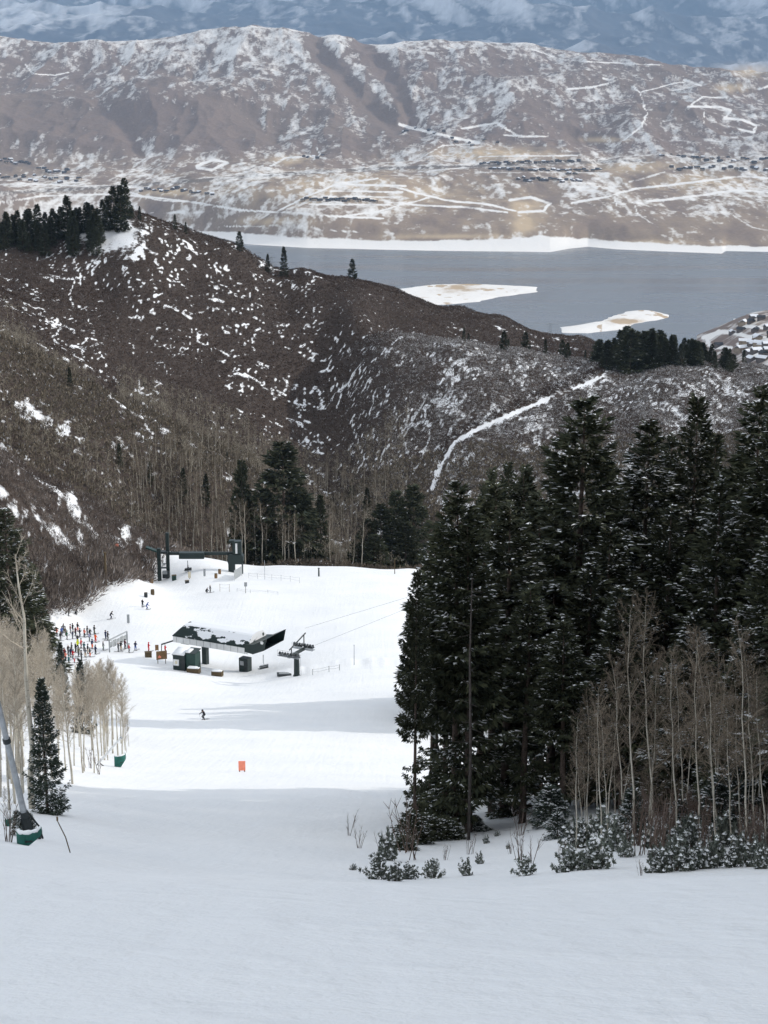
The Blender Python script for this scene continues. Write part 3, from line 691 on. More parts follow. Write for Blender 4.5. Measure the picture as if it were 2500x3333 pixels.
FOREST = [  # kind, column, distance, top row, half width px, label
 (0,1480,80,1545,235,'olive topped fir at the left front of the dark forest, boughs over the run'),
 (1,1350,77,1840,85,'short slim fir forming the left edge of the forest beside the open run'),
 (3,1640,86,1640,190,'fir with a bare lower trunk just right of the olive topped fir'),
 (0,1850,93,1275,300,'broad tall fir peaking highest left of centre in the dark forest'),
 (2,2060,97,1365,250,'tall snow flecked fir right of the broad peak, a notch of white hillside beside it'),
 (1,2215,99,1265,165,'narrow dark spire with black needles rising between two wider firs'),
 (2,2395,95,1245,240,'tall olive crowned fir near the right side of the forest'),
 (2,2490,84,1190,250,'very tall fir cut off by the right margin, the highest top in the forest'),
 (3,1750,101,1600,180,'shadowed fir standing behind the broad tall one'),
 (1,1950,88,1700,190,'mid height fir filling the gap below the broad peak'),
 (0,2140,86,1640,210,'fir with many snow tufts in the middle of the forest above the bare aspens'),
 (2,2310,84,1560,210,'bluish fir heavy with snow tufts above the pale aspen stems'),
 (2,2460,76,1700,190,'snow tufted fir at the right margin above the shrubs'),
 (3,1560,97,1620,150,'slim fir behind the left front group'),
 (1,1420,88,1720,130,'dark fir just behind the left edge of the forest'),
 (3,1700,80,1900,140,'lower fir with open base, snow showing between its stems'),
 (1,1830,78,2010,150,'dark young fir in the forest front right of the open bases'),
 (0,2010,80,1900,190,'drooping fir at the forest front behind leaning aspens'),
 (2,2230,76,1980,180,'snow dusted fir low in the forest behind the aspen thicket'),
 (2,2400,72,2050,170,'young fir with white tufts near the right margin of the thicket'),
 (3,1400,84,1900,95,'dark fir with a bare stem at the left front, its foot in low spruces'),
 (3,1450,82,1980,130,'fir screening the olive topped one from the left'),
 (1,1600,90,1850,170,'fir of the second row behind the long bare trunk'),
 (3,1525,79,1700,150,'fir with the long pale bare trunk in front of the others'),
 (1,1790,92,1800,200,'dark fir under the left shoulder of the broad peak'),
 (0,1900,84,1820,210,'drooping fir below the broad peak'),
 (2,2560,92,1230,220,'fir just outside the right margin whose boughs reach in'),
 (0,2620,78,1350,230,'fir beyond the right margin of the forest front'),
]
FOREST += [(2,2620,72,1300,180,'added fir past the right margin level with the shrub row'),(2,2800,65,1150,200,'near added fir past the right margin'),(2,2730,58,1300,150,'lowest added fir past the right margin')]  # extra firs added to fill a gap that let sun onto the run
for k, px, Y, top, wd, lb in FOREST: put_fir(k, px, Y, top, wd, lb)
for px, Y, top in ((1600,112,1560),(1700,116,1520),(1930,112,1480),(2130,115,1420),(2290,112,1390),(2440,114,1330),(2540,112,1300),(1800,118,1560),(2350,104,1480),(1990,106,1560)):
    put_fir(rnd.choice((1, 3) if px < 1900 else (0, 1, 2)), px, Y, top, rnd.uniform(150, 210), 'dark fir deep in the right hand forest behind the front row')
# a far stand at the forest's shoulder, and the stand across the sunny clearing
for px, Y, top in ((1560,192,1560),(1600,188,1510),(1650,194,1490),(1700,190,1500)):
    put_fir(1, px, Y, top, 90, 'blackish fir top showing in a notch behind the forest edge')
sn_ = empty('dead_tree', on_ground(1525, 75), 0, 'bare pale grey trunk standing tall in front of the left dark firs', 'tree')
h_ = height_px(1525, 75, 1880); mb = MB(); mb.tube([(0, 0, -.4), (.05, 0, h_*.35), (-.04, .03, h_*.7), (.02, 0, h_)], [.085, .072, .055, .02], 9); mbt = mb; _m = (plain('grey_dead_wood', (.065, .057, .053), .9, .1, .35, 7, bump=.4))
for k in range(26):
    zz_ = h_*rnd.uniform(.15, .97); a_ = rnd.random()*6.28; l_ = rnd.uniform(.3, 1.0); mb.tube([(0, 0, zz_), (math.cos(a_)*l_, math.sin(a_)*l_, zz_+rnd.uniform(-.2, .15))], [.022, .006], 4)
mbt.build('trunk', _m, sn_, True)
GS = 'conifers beyond the clearing'
for px, Y, hh in ((1400,196,15),(1460,190,17),(1520,200,18),(1590,192,19),(1660,205,18),(1740,198,20),(1830,205,19),(1930,198,20),(2030,205,19),(2150,196,20),(1450,212,16),(1560,216,18),(1700,220,18),(1880,222,19)):
    p = on_ground(px, Y); plant(fir[rnd.choice((0, 1, 2))], p, hh/20, hh/20*1.15, 'fir across the sunny clearing behind the forest', GS, cat='tree')
# forest continuing uphill past the right margin; it shades the near snow
for i in range(16):
    px = rnd.uniform(1380, 1900); p = on_ground(px, rnd.uniform(184, 214)); hh = rnd.uniform(14, 20); plant(fir[rnd.choice((0, 1, 2))], p, hh/20, hh/20*1.25, 'fir across the sunny clearing behind the forest', GS, cat='tree')
GO = 'conifers uphill outside the right margin'
r2 = random.Random(8)
for k in range(44):
    Y = r2.uniform(42, 96); x = .240*Y+8.5+r2.random()*13; z = float(H(x, Y)); h = r2.uniform(21, 26)
    plant(fir[2], (x, Y, z), h/20, h/20*1.3, 'tall fir of the uphill forest outside the right margin', GO, cat='tree')
for x, Y, h in ((21.5,62,28),(22.5,66,28),(23.5,70,29),(24,74,30),(25.5,78,30),(26.5,82,31),(26.5,86,31),(25,66,29),(28,74,31),(29,80,31),(24,58,28),(29,29,27),(31,33,27),(27,25,25)):  # extra firs, placed and sized to block sun reaching the shaded run
    plant(fir[2], (x, Y, float(H(x, Y))), h/20, h/20*1.25, 'tallest fir added to the uphill forest outside the right margin', GO, cat='tree')
for k in range(64):
    Y = r2.uniform(-8, 60); x = .2*max(Y, 0)+21+r2.random()*11
    z = float(H(x, Y)); h = r2.uniform(20, 26)
    plant(fir[2], (x, Y, z), h/20, h/20*1.2, 'fir of the uphill forest outside the right margin', GO, cat='tree')
# ---------------------------------------------------------------- brush on the hills (nobody could count it)
def bush_templates(n, k, seed, tall=1.1, wide=1., thin=.16):
    g = np.random.RandomState(seed); out = []
    for _ in range(n):
        az = g.rand(k)*6.283; el = np.arcsin(.12+.88*g.rand(k)); rr = .65+.45*g.rand(k)
        tip = np.c_[np.cos(az)*np.cos(el)*wide*rr, np.sin(az)*np.cos(el)*wide*rr, np.sin(el)*tall*rr]
        b0 = tip*np.c_[.2+.3*g.rand(k)]*np.array((1, 1, .9)); sd = unit(np.cross(tip-b0, g.randn(k, 3)))*thin*(.6+.8*g.rand(k))[:, None]
        md = b0+(tip-b0)*.45
        out.append(np.stack([md-sd, md+sd*.9+(tip-b0)*.12, tip], 1))
    return np.array(out)
def brush_mat(name, c0, c1, frost_c=(.50, .50, .51)):
    m, nt, b = nmat(name, .9, .05)
    g = N(nt, 'ShaderNodeNewGeometry'); a = attr(nt, 'tint').outputs['Fac']; fr = attr(nt, 'frost').outputs['Fac']
    c = mixc(nt, a, c0, c1)
    v = N(nt, 'ShaderNodeMapRange'); v.inputs['To Min'].default_value = .6; v.inputs['To Max'].default_value = 1.4; nt.links.new(g.outputs['Random Per Island'], v.inputs['Value'])
    hs = N(nt, 'ShaderNodeHueSaturation'); nt.links.new(c, hs.inputs['Color']); nt.links.new(v.outputs[0], hs.inputs['Value'])
    lt = N(nt, 'ShaderNodeMath', operation='LESS_THAN'); nt.links.new(g.outputs['Random Per Island'], lt.inputs[0]); nt.links.new(fr, lt.inputs[1])
    nt.links.new(mixc(nt, lt.outputs[0], hs.outputs[0], frost_c), b.inputs['Base Color']); return m
def scatter(xs, ys, templates, size, g, tint, frost, sink=.15):
    n = len(xs); zs = H(xs, ys); k = g.randint(0, len(templates), n)
    T = templates[k]; a = g.rand(n)*6.283; ca, sa = np.cos(a), np.sin(a)
    Rm = np.zeros((n, 3, 3)); Rm[:, 0, 0] = ca; Rm[:, 0, 1] = -sa; Rm[:, 1, 0] = sa; Rm[:, 1, 1] = ca; Rm[:, 2, 2] = 1
    Vt = np.einsum('nij,nktj->nkti', Rm, T)*size[:, None, None, None] + np.c_[xs, ys, zs-sink][:, None, None, :]
    rep = T.shape[1]*3
    return Vt.reshape(-1, 3, 3), np.repeat(tint, rep), np.repeat(frost, rep)
def field(ymin, ymax, sp, g, wlim=.30):
    X, Y = np.meshgrid(np.arange(-wlim*ymax, wlim*ymax, sp), np.arange(ymin, ymax, sp*1.15))
    x = (X+g.uniform(-.5, .5, X.shape)*sp*1.1).ravel(); y = (Y+g.uniform(-.5, .5, Y.shape)*sp*1.2).ravel()
    k = np.abs(x) < wlim*y; x, y = x[k], y[k]; z = H(x, y); px, py = proj(x, y, z)
    k = (px > -260) & (px < 2760); return x[k], y[k], z[k], px[k], py[k]
def stuff_mesh(name, parts, mat, label, cat):
    T = np.concatenate([p[0] for p in parts]); me = tri_mesh(name, T)
    for q, i in (('tint', 1), ('frost', 2)):
        at = me.attributes.new(q, 'FLOAT', 'POINT'); at.data.foreach_set('value', np.ascontiguousarray(np.concatenate([p[i] for p in parts]), np.float32))
    return tag(link_mesh(name, me, mat), label, cat, kind='stuff')
g = np.random.RandomState(77)
M_OAK = brush_mat('oak_brush_twigs', (.058, .040, .032), (.120, .092, .078))
TB = bush_templates(14, 18, 3, 1.2, 1., .15)
x, y, z, px, py = field(590, 985, 1.5, g)
s = snowiness(x, y, z, px, py); dtr = polydist(px, py, TRAIL)
ridge_y = np.interp(px, [r_[0] for r_ in ridge], [r_[2] for r_ in ridge])
face = sstep(1050, 1450, px)*(py > 1050)*(y < 760)
# hedge of taller dark brush along the upper side of the cut
hedge = (dtr > 9) & (dtr < 34) & (py < np.interp(px, [t_[0] for t_ in TRAIL], [t_[1] for t_ in TRAIL])) & (y < 760) & (px > 1390) & (px < 1990)
keep = (s + (g.rand(len(s))-.5)*.14 < .52) | hedge | ((g.rand(len(s)) < .62) & (face > .5))
keep &= (dtr > 8) & (y < ridge_y+25) & (y > hill_start(px)+6)
x, y, px, py, face, hedge = x[keep], y[keep], px[keep], py[keep], face[keep], hedge[keep]
tint = np.clip(fbm(x*.02, y*.012, 3, 41)*1.6-.3 + g.randn(len(x))*.18, 0, 1); tint = np.where(hedge, .0, tint)
size = (.78+.50*g.rand(len(x)))*np.where(hedge, 1.5, 1)*np.where(face > .5, .85, 1.)
frost = np.where(hedge, 0, .02+.15*face)
stuff_mesh('oak_brush', [scatter(x, y, TB, size, g, tint, frost)], M_OAK, 'leafless brown oak brush covering the middle hill', 'brush')
# spur and gully between: denser, greyer
x, y, z, px, py = field(545, 765, 1.7, g)
dtr = polydist(px, py, TRAIL); fz = sstep(1050, 1350, px)
keep = (py > 1060) & (px > 1040) & (y > hill_start(px)+30) & (dtr > 9) & (g.rand(len(x)) < .9*fz*(.35+1.0*fbm(x*.09, y*.05, 3, 49)))
x, y = x[keep], y[keep]
stuff_mesh('frosted_brush', [scatter(x, y, TB, .85+.6*g.rand(len(x)), g, np.clip(.75+.25*g.randn(len(x)), 0, 1), .28+0*x)], brush_mat('frosted_twigs', (.10, .088, .080), (.21, .195, .185)), 'grey frosted brush on the right hand hill face', 'brush')
TB2 = bush_templates(12, 24, 5, 1.5, .85, .12)
M_OAK2 = brush_mat('grey_brush_twigs', (.085, .068, .054), (.185, .158, .122))
x, y, z, px, py = field(400, 600, 1.6, g)
s = snowiness(x, y, z, px, py)
keep = (s + (g.rand(len(s))-.5)*.2 < .52) & (y > hill_start(px)+4) & (polydist(px, py, TRAIL) > 9) & ~((px > 990) & (px < 1180) & (y > 470) & (y < 580) & (g.rand(len(x)) < .7))
x, y, px, py = x[keep], y[keep], px[keep], py[keep]
tint = np.clip(fbm(x*.02, y*.012, 3, 43)*1.4-.2 + g.randn(len(x))*.2, 0, 1)
stuff_mesh('valley_brush', [scatter(x, y, TB2, 1.1+.9*g.rand(len(x)), g, tint, .02+0*x)], M_OAK2, 'grey brown leafless brush on the spur and in the gully beyond the plateau', 'brush')
# near slope at left above the lift line
TB3 = bush_templates(12, 92, 7, 1.5, .95, .036)
M_OAK3 = brush_mat('near_brush_twigs', (.075, .058, .050), (.235, .20, .175))
x, y, z, px, py = field(225, 425, 1.45, g, .34)
s = snowiness(x, y, z, px, py)
keep = (s + (g.rand(len(s))-.5)*.2 < .55 + .3*(y-hill_start(px) < 40)) & (y > hill_start(px)+1.5) & (px < 640)
x, y, px, py = x[keep], y[keep], px[keep], py[keep]
tint = np.clip(fbm(x*.05, y*.03, 3, 45)*1.5-.25 + g.randn(len(x))*.2, 0, 1)
foot = 1-sstep(0, 45, y-hill_start(px))
stuff_mesh('slope_brush', [scatter(x, y, TB3, (.95+.8*g.rand(len(x)))*(1+.95*foot), g, tint, .03+0*x)], M_OAK3, 'bare twiggy brush on the near slope left of the lift', 'brush')
# ---------------------------------------------------------------- single trees of the hills and valley
GA = 'bare aspens beyond the plateau'
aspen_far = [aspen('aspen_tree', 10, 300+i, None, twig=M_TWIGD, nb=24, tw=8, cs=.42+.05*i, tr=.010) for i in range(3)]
pine_far = [conifer('spruce_tree', 12, 2.0, 401, None, 'tree', cs=.05, dens=.5, psnow=.03, step=.45, spray=1.3),
            conifer('spruce_tree', 12, 2.9, 402, None, 'tree', cs=.08, dens=.5, psnow=.02, step=.5, spray=1.4, prof=.6)]
def put_far(k, px, Y, h, label, group, wide=1.):
    p = on_ground(px, Y); return plant(pine_far[k], p, h/12, h/12*wide, label, group, cat='tree')
r3 = random.Random(21)
# knoll stand, upper left
GK = 'conifers on the left hilltop'
KN = [(-30,70),(10,72),(45,95),(75,70),(100,118),(125,125),(150,95),(175,110),(200,85),(222,150),(240,100),(262,92),(290,85),(312,80),(335,88),(352,118),(372,150),(395,158),(408,140)]
kl = ['dark conifers massed on the left hilltop against the far valley']
for i, (px, hp) in enumerate(KN):
    base = np.interp(px, [0, 150, 280, 400], [790, 770, 730, 700])
    Yk = 828+r3.uniform(-6, 14); p = on_ground(px, Yk); h = (hp*1.0)/F*Yk*.92
    lb = 'dark conifer in the row on the left hilltop, its top against the lakeshore flats'
    if px == 222: lb = 'tallest spire left of the gap among the conifers on the left hilltop'
    if px in (372, 395, 408): lb = 'thick conifer at the right end of the stand on the white topped knoll'
    if px == -30: lb = 'conifer at the left margin of the hilltop stand'
    plant(pine_far[0 if px < 350 else 1], p, h/12, h/12*(1.3 if px < 350 else .85), lb, GK, cat='tree')
for i in range(66):
    px = r3.uniform(-80, 335); Yk = r3.uniform(800, 836); put_far(0, px, Yk, r3.uniform(9, 16), 'small dark conifer '+('at the left margin' if px < 80 else 'below the middle' if px < 220 else 'below the right end')+' of the left hilltop row'+(', lower down' if Yk < 800 else ''), GK, 1.3)
# singles along the skyline ridge
for px, py, hp, k, lb in ((455,715,26,0,'tiny conifer just right of the white knoll on the skyline'),(570,735,30,0,'small conifer alone on the descending skyline left of the lake'),(605,742,22,0,'shorter of the two small conifers on the skyline left of the lake'),
        (780,830,42,1,'round topped tree on the skyline where the hill first meets the lake'),(872,858,40,0,'thin conifer just left of the tallest lone conifer on the skyline'),(925,865,72,0,'tallest lone conifer on the skyline in front of the lake'),
        (1147,918,46,1,'rounded dark conifer on the skyline below the lake, right of the tall lone one')):
    Yk = float(np.interp(px, [q[0] for q in ridge], [q[2] for q in ridge]))-6
    h = hp/F*Yk*1.15+2.2; plant(pine_far[k], on_ground(px, Yk), h/12, h/12*1.0, lb, 'lone conifers on the skyline', cat='tree')
# stand on the right shoulder
GR = 'conifers of the clump on the right shoulder'
for i in range(72):
    px = 1938+r3.random()**.9*450; Yk = r3.uniform(705, 745)
    top = np.interp(px, [1940, 1990, 2040, 2100, 2170, 2230, 2300, 2400], [1105, 1082, 1058, 1062, 1075, 1090, 1110, 1140])
    top += r3.uniform(2, 36); h = max(4., height_px(px, Yk, top))
    plant(pine_far[i % 2], on_ground(px, Yk), h/12, h/12*1.5, ('tall' if h > 10 else 'low')+' dark conifer packed '+('at the left end' if px < 2060 else 'in the middle' if px < 2220 else 'at the right end')+' of the shoulder clump below the islet', GR, cat='tree')
for px, py, hp, k in ((1640,1125,58,1),(1655,1130,36,0),(1710,1130,62,1),(1775,1140,50,0),(1830,1150,58,1),(1847,1148,50,1),(1905,1160,30,0),(1535,1130,20,0),(2370,1165,40,0),(2420,1185,50,0),(1510,1075,40,0),(1525,1100,30,0)):
    Yk = r3.uniform(728, 770); put_far(k, px, Yk, hp/F*Yk*1.1, {1640:'leftmost dark conifer on the brown slope left of the right shoulder clump',1710:'darkest tall conifer between the leftmost one and the shoulder clump',1830:'bushy conifer close left of the shoulder clump'}.get(px, 'small conifer on the brown slope near the shoulder clump'), 'scattered conifers near the right shoulder')
# trees standing on the spur and in the gully
for px, py, hp, k, lb in ((228,1260,62,0,'lone dark conifer on the crest of the left spur'),(390,1520,75,0,'dark conifer low on the left slope above the brush'),(490,1575,72,0,'small conifer on the left slope beside the pale aspens'),
      (598,1625,100,0,'pointed dark conifer left of the big one above the old lift'),(672,1650,105,0,'thin conifer with drooping top left of the big valley conifer'),(740,1500,30,0,'tiny conifer high on the spur'),(1145,1620,60,0,'small conifer standing in the pale aspens right of the big valley conifer'),
      (1195,1700,110,0,'slim conifer at the gully mouth'),(470,1260,26,0,'tiny conifer on the spur crest')):
    p = ground_hit(px, py, 300, 900); h = hp/F*p[1]*1.08; plant(pine_far[k], p, h/12, h/12*.95, lb, 'conifers of the valley', cat='tree')
BIG = [(925,438,1440,120,1,'biggest conifer in the valley, broad and ragged, behind the upper lift'),(860,436,1590,75,1,'wide dark conifer joined to the left of the biggest valley conifer'),(975,440,1590,80,1,'dark conifer merged into the right flank of the biggest valley conifer'),(793,440,1500,50,1,'round topped dark conifer left of the biggest valley conifer'),
       (1045,442,1610,34,0,'slender pointed conifer at the right of the biggest valley conifer'),(815,436,1620,45,0,'mid size conifer below the round topped one'),
       (1195,446,1690,50,1,'conifer at the right end of the plateau edge'),(1240,448,1640,60,1,'conifer behind the plateau edge next to the forest'),(1290,450,1600,65,1,'tall conifer behind the plateau half hidden by the forest'),(1345,452,1580,70,1,'conifer behind the plateau screened by the forest'),
       (1165,438,1745,40,1,'low dark conifer on the plateau edge at the gully mouth'),(1320,446,1700,60,1,'dark low conifer at the far edge of the run'),(1220,440,1740,55,1,'bushy dark conifer on the far edge of the run'),(890,432,1700,60,0,'dark understory conifer behind the aspen stems'),(960,432,1720,50,0,'low dark conifer right of the aspen stems')]
for px, Y, top, hw_, k, lb in BIG:
    p = on_ground(px, Y); h = height_px(px, Y, top); plant(pine_far[k], p, h/12, hw_*Y*1.05/F/(2.0, 2.9)[k], lb, 'big conifers behind the plateau', cat='tree')
# aspens: the front rank with pale stems, then the grove up the spur
n_as = 0
FR = [555,590,632,655,690,715,735,762,790,812,838,868,880,910,917,940,962,985,1010,1075,1095,1110,1130,1150,1180,725,800,855,930,775]
for px in FR:
    Y = r3.uniform(424, 440); top = np.interp(px, [550, 700, 870, 1000, 1180], [1600, 1610, 1650, 1700, 1680])+r3.uniform(-20, 60)
    p = on_ground(px, Y); h = height_px(px, Y, top)
    plant(r3.choice(aspen_far), p, h/10, h/10*1.0, 'pale stemmed bare aspen at the far plateau edge '+('behind the upper lift' if px < 800 else 'below the biggest valley conifer' if px < 990 else 'near the gully mouth'), GA, cat='tree', lean=(r3.uniform(-.03, .03), r3.uniform(-.03, .03))); n_as += 1
while n_as < 205:
    px = r3.uniform(420, 1260); py = r3.uniform(1440, 1780)
    if py < 1440+.28*abs(px-700): continue
    p = ground_hit(px, py, 425, 700)
    if p[1] < 430: continue
    h = r3.uniform(7.5, 11); plant(r3.choice(aspen_far), p, h/10, h/10*1.1, ('taller' if h > 9.2 else 'shorter')+' bare grey aspen '+('left of the big valley conifers' if px < 760 else 'around the big valley conifers' if px < 1000 else 'right of the big valley conifers')+(', high' if py < 1600 else ', low')+' on the spur', GA, cat='tree', lean=(r3.uniform(-.05, .05), r3.uniform(-.05, .05))); n_as += 1
# the rest of that grove reads as one mass: stems and twig haze
TA = []
for i in range(8):
    mb_, br_, T_ = aspen_parts(8, 500+i, nb=9, tw=3, cs=.4); q = np.array(mb_.f); vv = np.array(mb_.v)
    st = np.concatenate([vv[q[:, [0, 1, 2]]], vv[q[:, [0, 2, 3]]]])[::4]
    sel = T_[:72].copy(); c_ = sel.mean(1, keepdims=True); sel = c_+(sel-c_)*np.array((1.5, 1.5, 1.2))
    w_ = np.random.RandomState(i).randn(72, 3)*.05; sel[:, 1] += w_
    TA.append(np.concatenate([st[:24], sel]))
TA = np.array(TA)
x, y, z, px, py = field(430, 640, 2.5, g)
zone = fbm(x*.018, y*.012, 3, 47)
keep = (y > hill_start(px)+6) & (px < 1330) & (zone + (px > 380)*.12 + (y < 520)*.1 - (px < 250)*.04 > .49) & (g.rand(len(x)) < .9)
x, y = x[keep], y[keep]
M_GROVE = brush_mat('grove_twigs', (.23, .20, .155), (.36, .325, .265))
stuff_mesh('aspen_grove', [scatter(x, y, TA, .8+.45*g.rand(len(x)), g, np.clip(.5+.3*g.randn(len(x)), 0, 1), 0*x)], M_GROVE, 'grey haze of leafless aspens on the spur and gully', 'grove')
# ---------------------------------------------------------------- left grove, lit by the sun
GL = 'bare aspens of the left grove'
r4 = random.Random(31)
aspen_l = [aspen('aspen_tree', 10, 330+i, None, nb=38, tw=13, cs=.36+.06*i, spread=1.0, tr=.0095) for i in range(4)]
edge_px = lambda Y: float(np.interp(Y, [100, 112, 130, 150, 175, 205, 235], [150, 250, 330, 392, 372, 300, 215]))
k = 0
while k < 88:
    Y = r4.uniform(88, 225); e = edge_px(Y); px = e-8 - r4.random()**1.25*(e+90)
    if Y < 100 and px > 90: continue
    if px < 150 and r4.random() < .45: continue
    top = 2165+r4.uniform(-10, 150)-(105 if px < 185 else 0)-(25 if px < 40 else 0)
    p = on_ground(px, Y); h = height_px(px, Y, top)
    if h < 4 or h > 15: continue
    lb = ('tall' if h > 9 else 'short') + ' slender bare aspen ' + ('at the left margin of' if px < 60 else 'around the thick pale trunk in' if px < 170 else 'below the skiers in' if px < 270 else 'toward the run side of') + ' the left grove' + (', near' if Y < 140 else ', far back')
    plant(r4.choice(aspen_l), p, h/10, h/10*r4.uniform(.85, 1.1), lb, GL, cat='tree', lean=(r4.uniform(-.05, .05), r4.uniform(-.05, .05))); k += 1
for px, Y, top in ((398,150,2230),(385,146,2190),(368,150,2165),(350,156,2160),(408,154,2280),(395,160,2200),(340,142,2185),(420,158,2330),(322,138,2210),(300,150,2175),(412,152,2360)):
    p = on_ground(px, Y); h = height_px(px, Y, top); plant(r4.choice(aspen_l), p, h/10, h/10*1.05, 'sunlit bare aspen at the right edge of the left grove beside the run', GL, cat='tree', lean=(r4.uniform(-.04, .04), r4.uniform(0, .06)))
big = aspen('aspen_tree', 12, 351, None, nb=13, tw=8, cs=.50, spread=1.05, tr=.0135)
p = on_ground(105, 72); h = height_px(105, 72, 1800)
plant(big, p, h/12, h/12, 'tall thick pale aspen trunk standing left of the dark narrow spruce', GL, rz=.4, cat='tree')
for px, Y, top, lb in ((72,74,2430,'short leaning aspen stem left of the thick pale trunk'),(30,70,2150,'thin aspen near the left margin behind the snow gun pole'),(50,78,2080,'straight thin aspen between the left margin and the thick trunk'),(0,84,2050,'aspen at the left margin above the snow gun'),(15,66,2560,'short bare sapling at the left margin by the small green pad')):
    p = on_ground(px, Y); h = height_px(px, Y, top); plant(r4.choice(aspen_l), p, h/10, h/10*.9, lb, GL, cat='tree', lean=(r4.uniform(-.05, .05), r4.uniform(-.02, .1)))
spr = [conifer('spruce_tree', 8, 1.25, 501, None, 'tree', mat=M_NEEDLE2, cs=.03, dens=1.6, psnow=.10, step=.15, spray=.5, prof=.8),
       conifer('spruce_tree', 3, .9, 502, None, 'tree', mat=M_NEEDLE2, cs=.03, dens=1.6, psnow=.30, step=.15, spray=.45, prof=.8),
       conifer('spruce_tree', 22, 3.6, 503, None, 'tree', cs=.06, dens=.9, psnow=.10, step=.55, prof=.7)]
dsp = conifer('spruce_tree', 3, .9, 504, None, 'tree', cs=.02, dens=1.8, psnow=.10, step=.15, spray=.45, prof=.6)
def put(pr, hh, r0, px, Y, top, half, label, group=None):
    p = on_ground(px, Y); h = height_px(px, Y, top); return plant(pr, p, h/hh, half*Y*1.05/F/r0, label, group, cat='tree')
put(spr[0], 8, 1.25, 155, 70, 2200, 62, 'narrow dark spruce flecked with snow between the thick aspen trunk and the run')
put(spr[0], 8, 1.25, 270, 165, 2140, 34, 'slim olive spruce poking out of the sunlit grove below the skiers')
put(spr[0], 8, 1.25, 205, 190, 2085, 30, 'small spruce among the aspens left of the skiers')
put(spr[2], 22, 3.6, 48, 205, 1655, 150, 'tall dark fir at the left margin above the grove')
put(spr[2], 22, 3.6, -40, 215, 1700, 130, 'fir cut off by the left margin beside the tall one')
put(spr[2], 22, 3.6, 120, 228, 1830, 85, 'shorter fir right of the tall one at the left margin')
put(spr[1], 3, .9, 58, 49, 2630, 26, 'small snowy spruce behind the snow gun base')
put(spr[1], 3, .9, 100, 50, 2640, 26, 'knee high spruce at the foot of the snow gun pole')
# ---------------------------------------------------------------- right: aspens in shade, young spruces, shrubs on the bank
GB = 'bare aspens in front of the dark forest'
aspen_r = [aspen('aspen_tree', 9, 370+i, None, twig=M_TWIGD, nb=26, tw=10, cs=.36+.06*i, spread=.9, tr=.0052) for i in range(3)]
RA = [(1872,58,2330,'aspen at the left end of the pale stems in front of the forest'),(1905,60,2440,'short aspen second from the left of the pale stems'),(1955,57,2230,'leaning aspen with two close stems left of the smoky twig tangle'),(1985,60,2290,'aspen stem crossing the leaning one'),
      (2058,58,1990,'tall leaning aspen, the palest stem left of centre in the thicket'),(2040,63,2150,'thin aspen just behind the palest leaning stem'),(2120,60,1960,'straight tall aspen rising highest against the dark fir'),(2200,57,2120,'aspen stem right of the straight tall one'),(2235,62,2140,'thin aspen behind the snowy young spruce'),
      (2270,56,2080,'aspen in the middle of the right hand thicket'),(2335,54,2190,'forked pale aspen above the big snowy shrub'),(2345,58,2060,'aspen touching the forked one'),(2385,56,2260,'low aspen right of the forked one'),(2440,52,2050,'tall thin aspen near the right margin'),(2465,57,2120,'second aspen from the right margin'),(2492,52,2200,'aspen at the right margin')]
for px, Y, top, lb in RA:
    p = on_ground(px, Y); h = height_px(px, Y, top); plant(r4.choice(aspen_r), p, h/9, h/9*1.05, lb, GB, cat='tree', lean=(r4.uniform(-.04, .04), r4.uniform(-.13, -.02)), rz=r4.uniform(-.4, .4))
for i in range(24):
    px = r4.uniform(1900, 2580); Y = r4.uniform(56, 72); top = r4.uniform(2120, 2480); p = on_ground(px, Y); h = height_px(px, Y, top)
    plant(r4.choice(aspen_r), p, h/9, h/9*.85, ('taller' if h > 5 else 'low') + ' thin grey aspen in the ' + ('left' if px < 2110 else 'middle' if px < 2320 else 'right') + ' part of the tangle before the dark forest', GB, cat='tree', lean=(r4.uniform(-.08, .08), r4.uniform(-.12, .04)))
for px, Y, top, half, lb in ((1790,74,2555,75,'young spruce with snowy boughs below the broad tall fir'),(1815,66,2640,50,'small bushy spruce beside the snowy young one'),(2055,62,2560,60,'dark young spruce between the leaning aspens'),(2040,60,2690,48,'low spruce under the leaning aspens'),
      (2330,60,2520,90,'young spruce with white boughs behind the forked aspen'),(2390,62,2450,80,'dark young spruce near the right margin behind the shrubs'),(2210,62,2600,60,'young spruce in the middle of the thicket'),(1385,75,2650,70,'low spreading spruce under the left edge of the forest'),(1450,76,2660,70,'dark low spruce beneath the olive topped fir'),(1315,70,2715,50,'skirt of young spruce at the forest corner by the run'),
      (1345,73,2640,70,'dark dense spruce filling the foot of the forest corner'),(1415,80,2590,70,'dark low fir between the left front stems'),(1490,84,2600,60,'dark low fir right of the left front stems'),(1660,86,2520,70,'dark low fir between the bare trunks of the front'),(1580,79,2690,34,'little spruce at the foot of the bare trunks'),(1545,80,2650,40,'small spruce between the bare trunks')):
    put(dsp if px < 1490 or px == 1660 else spr[1], 3, .9, px, Y, top, half, lb, 'young spruces under the forest')
M_SHRUB = leaf_mat('evergreen_shrub_leaves', (.085, .10, .085), (.23, .25, .215), .8)
M_STEM = plain('shrub_stems', (.12, .09, .075), .9, .1, .3, 8)
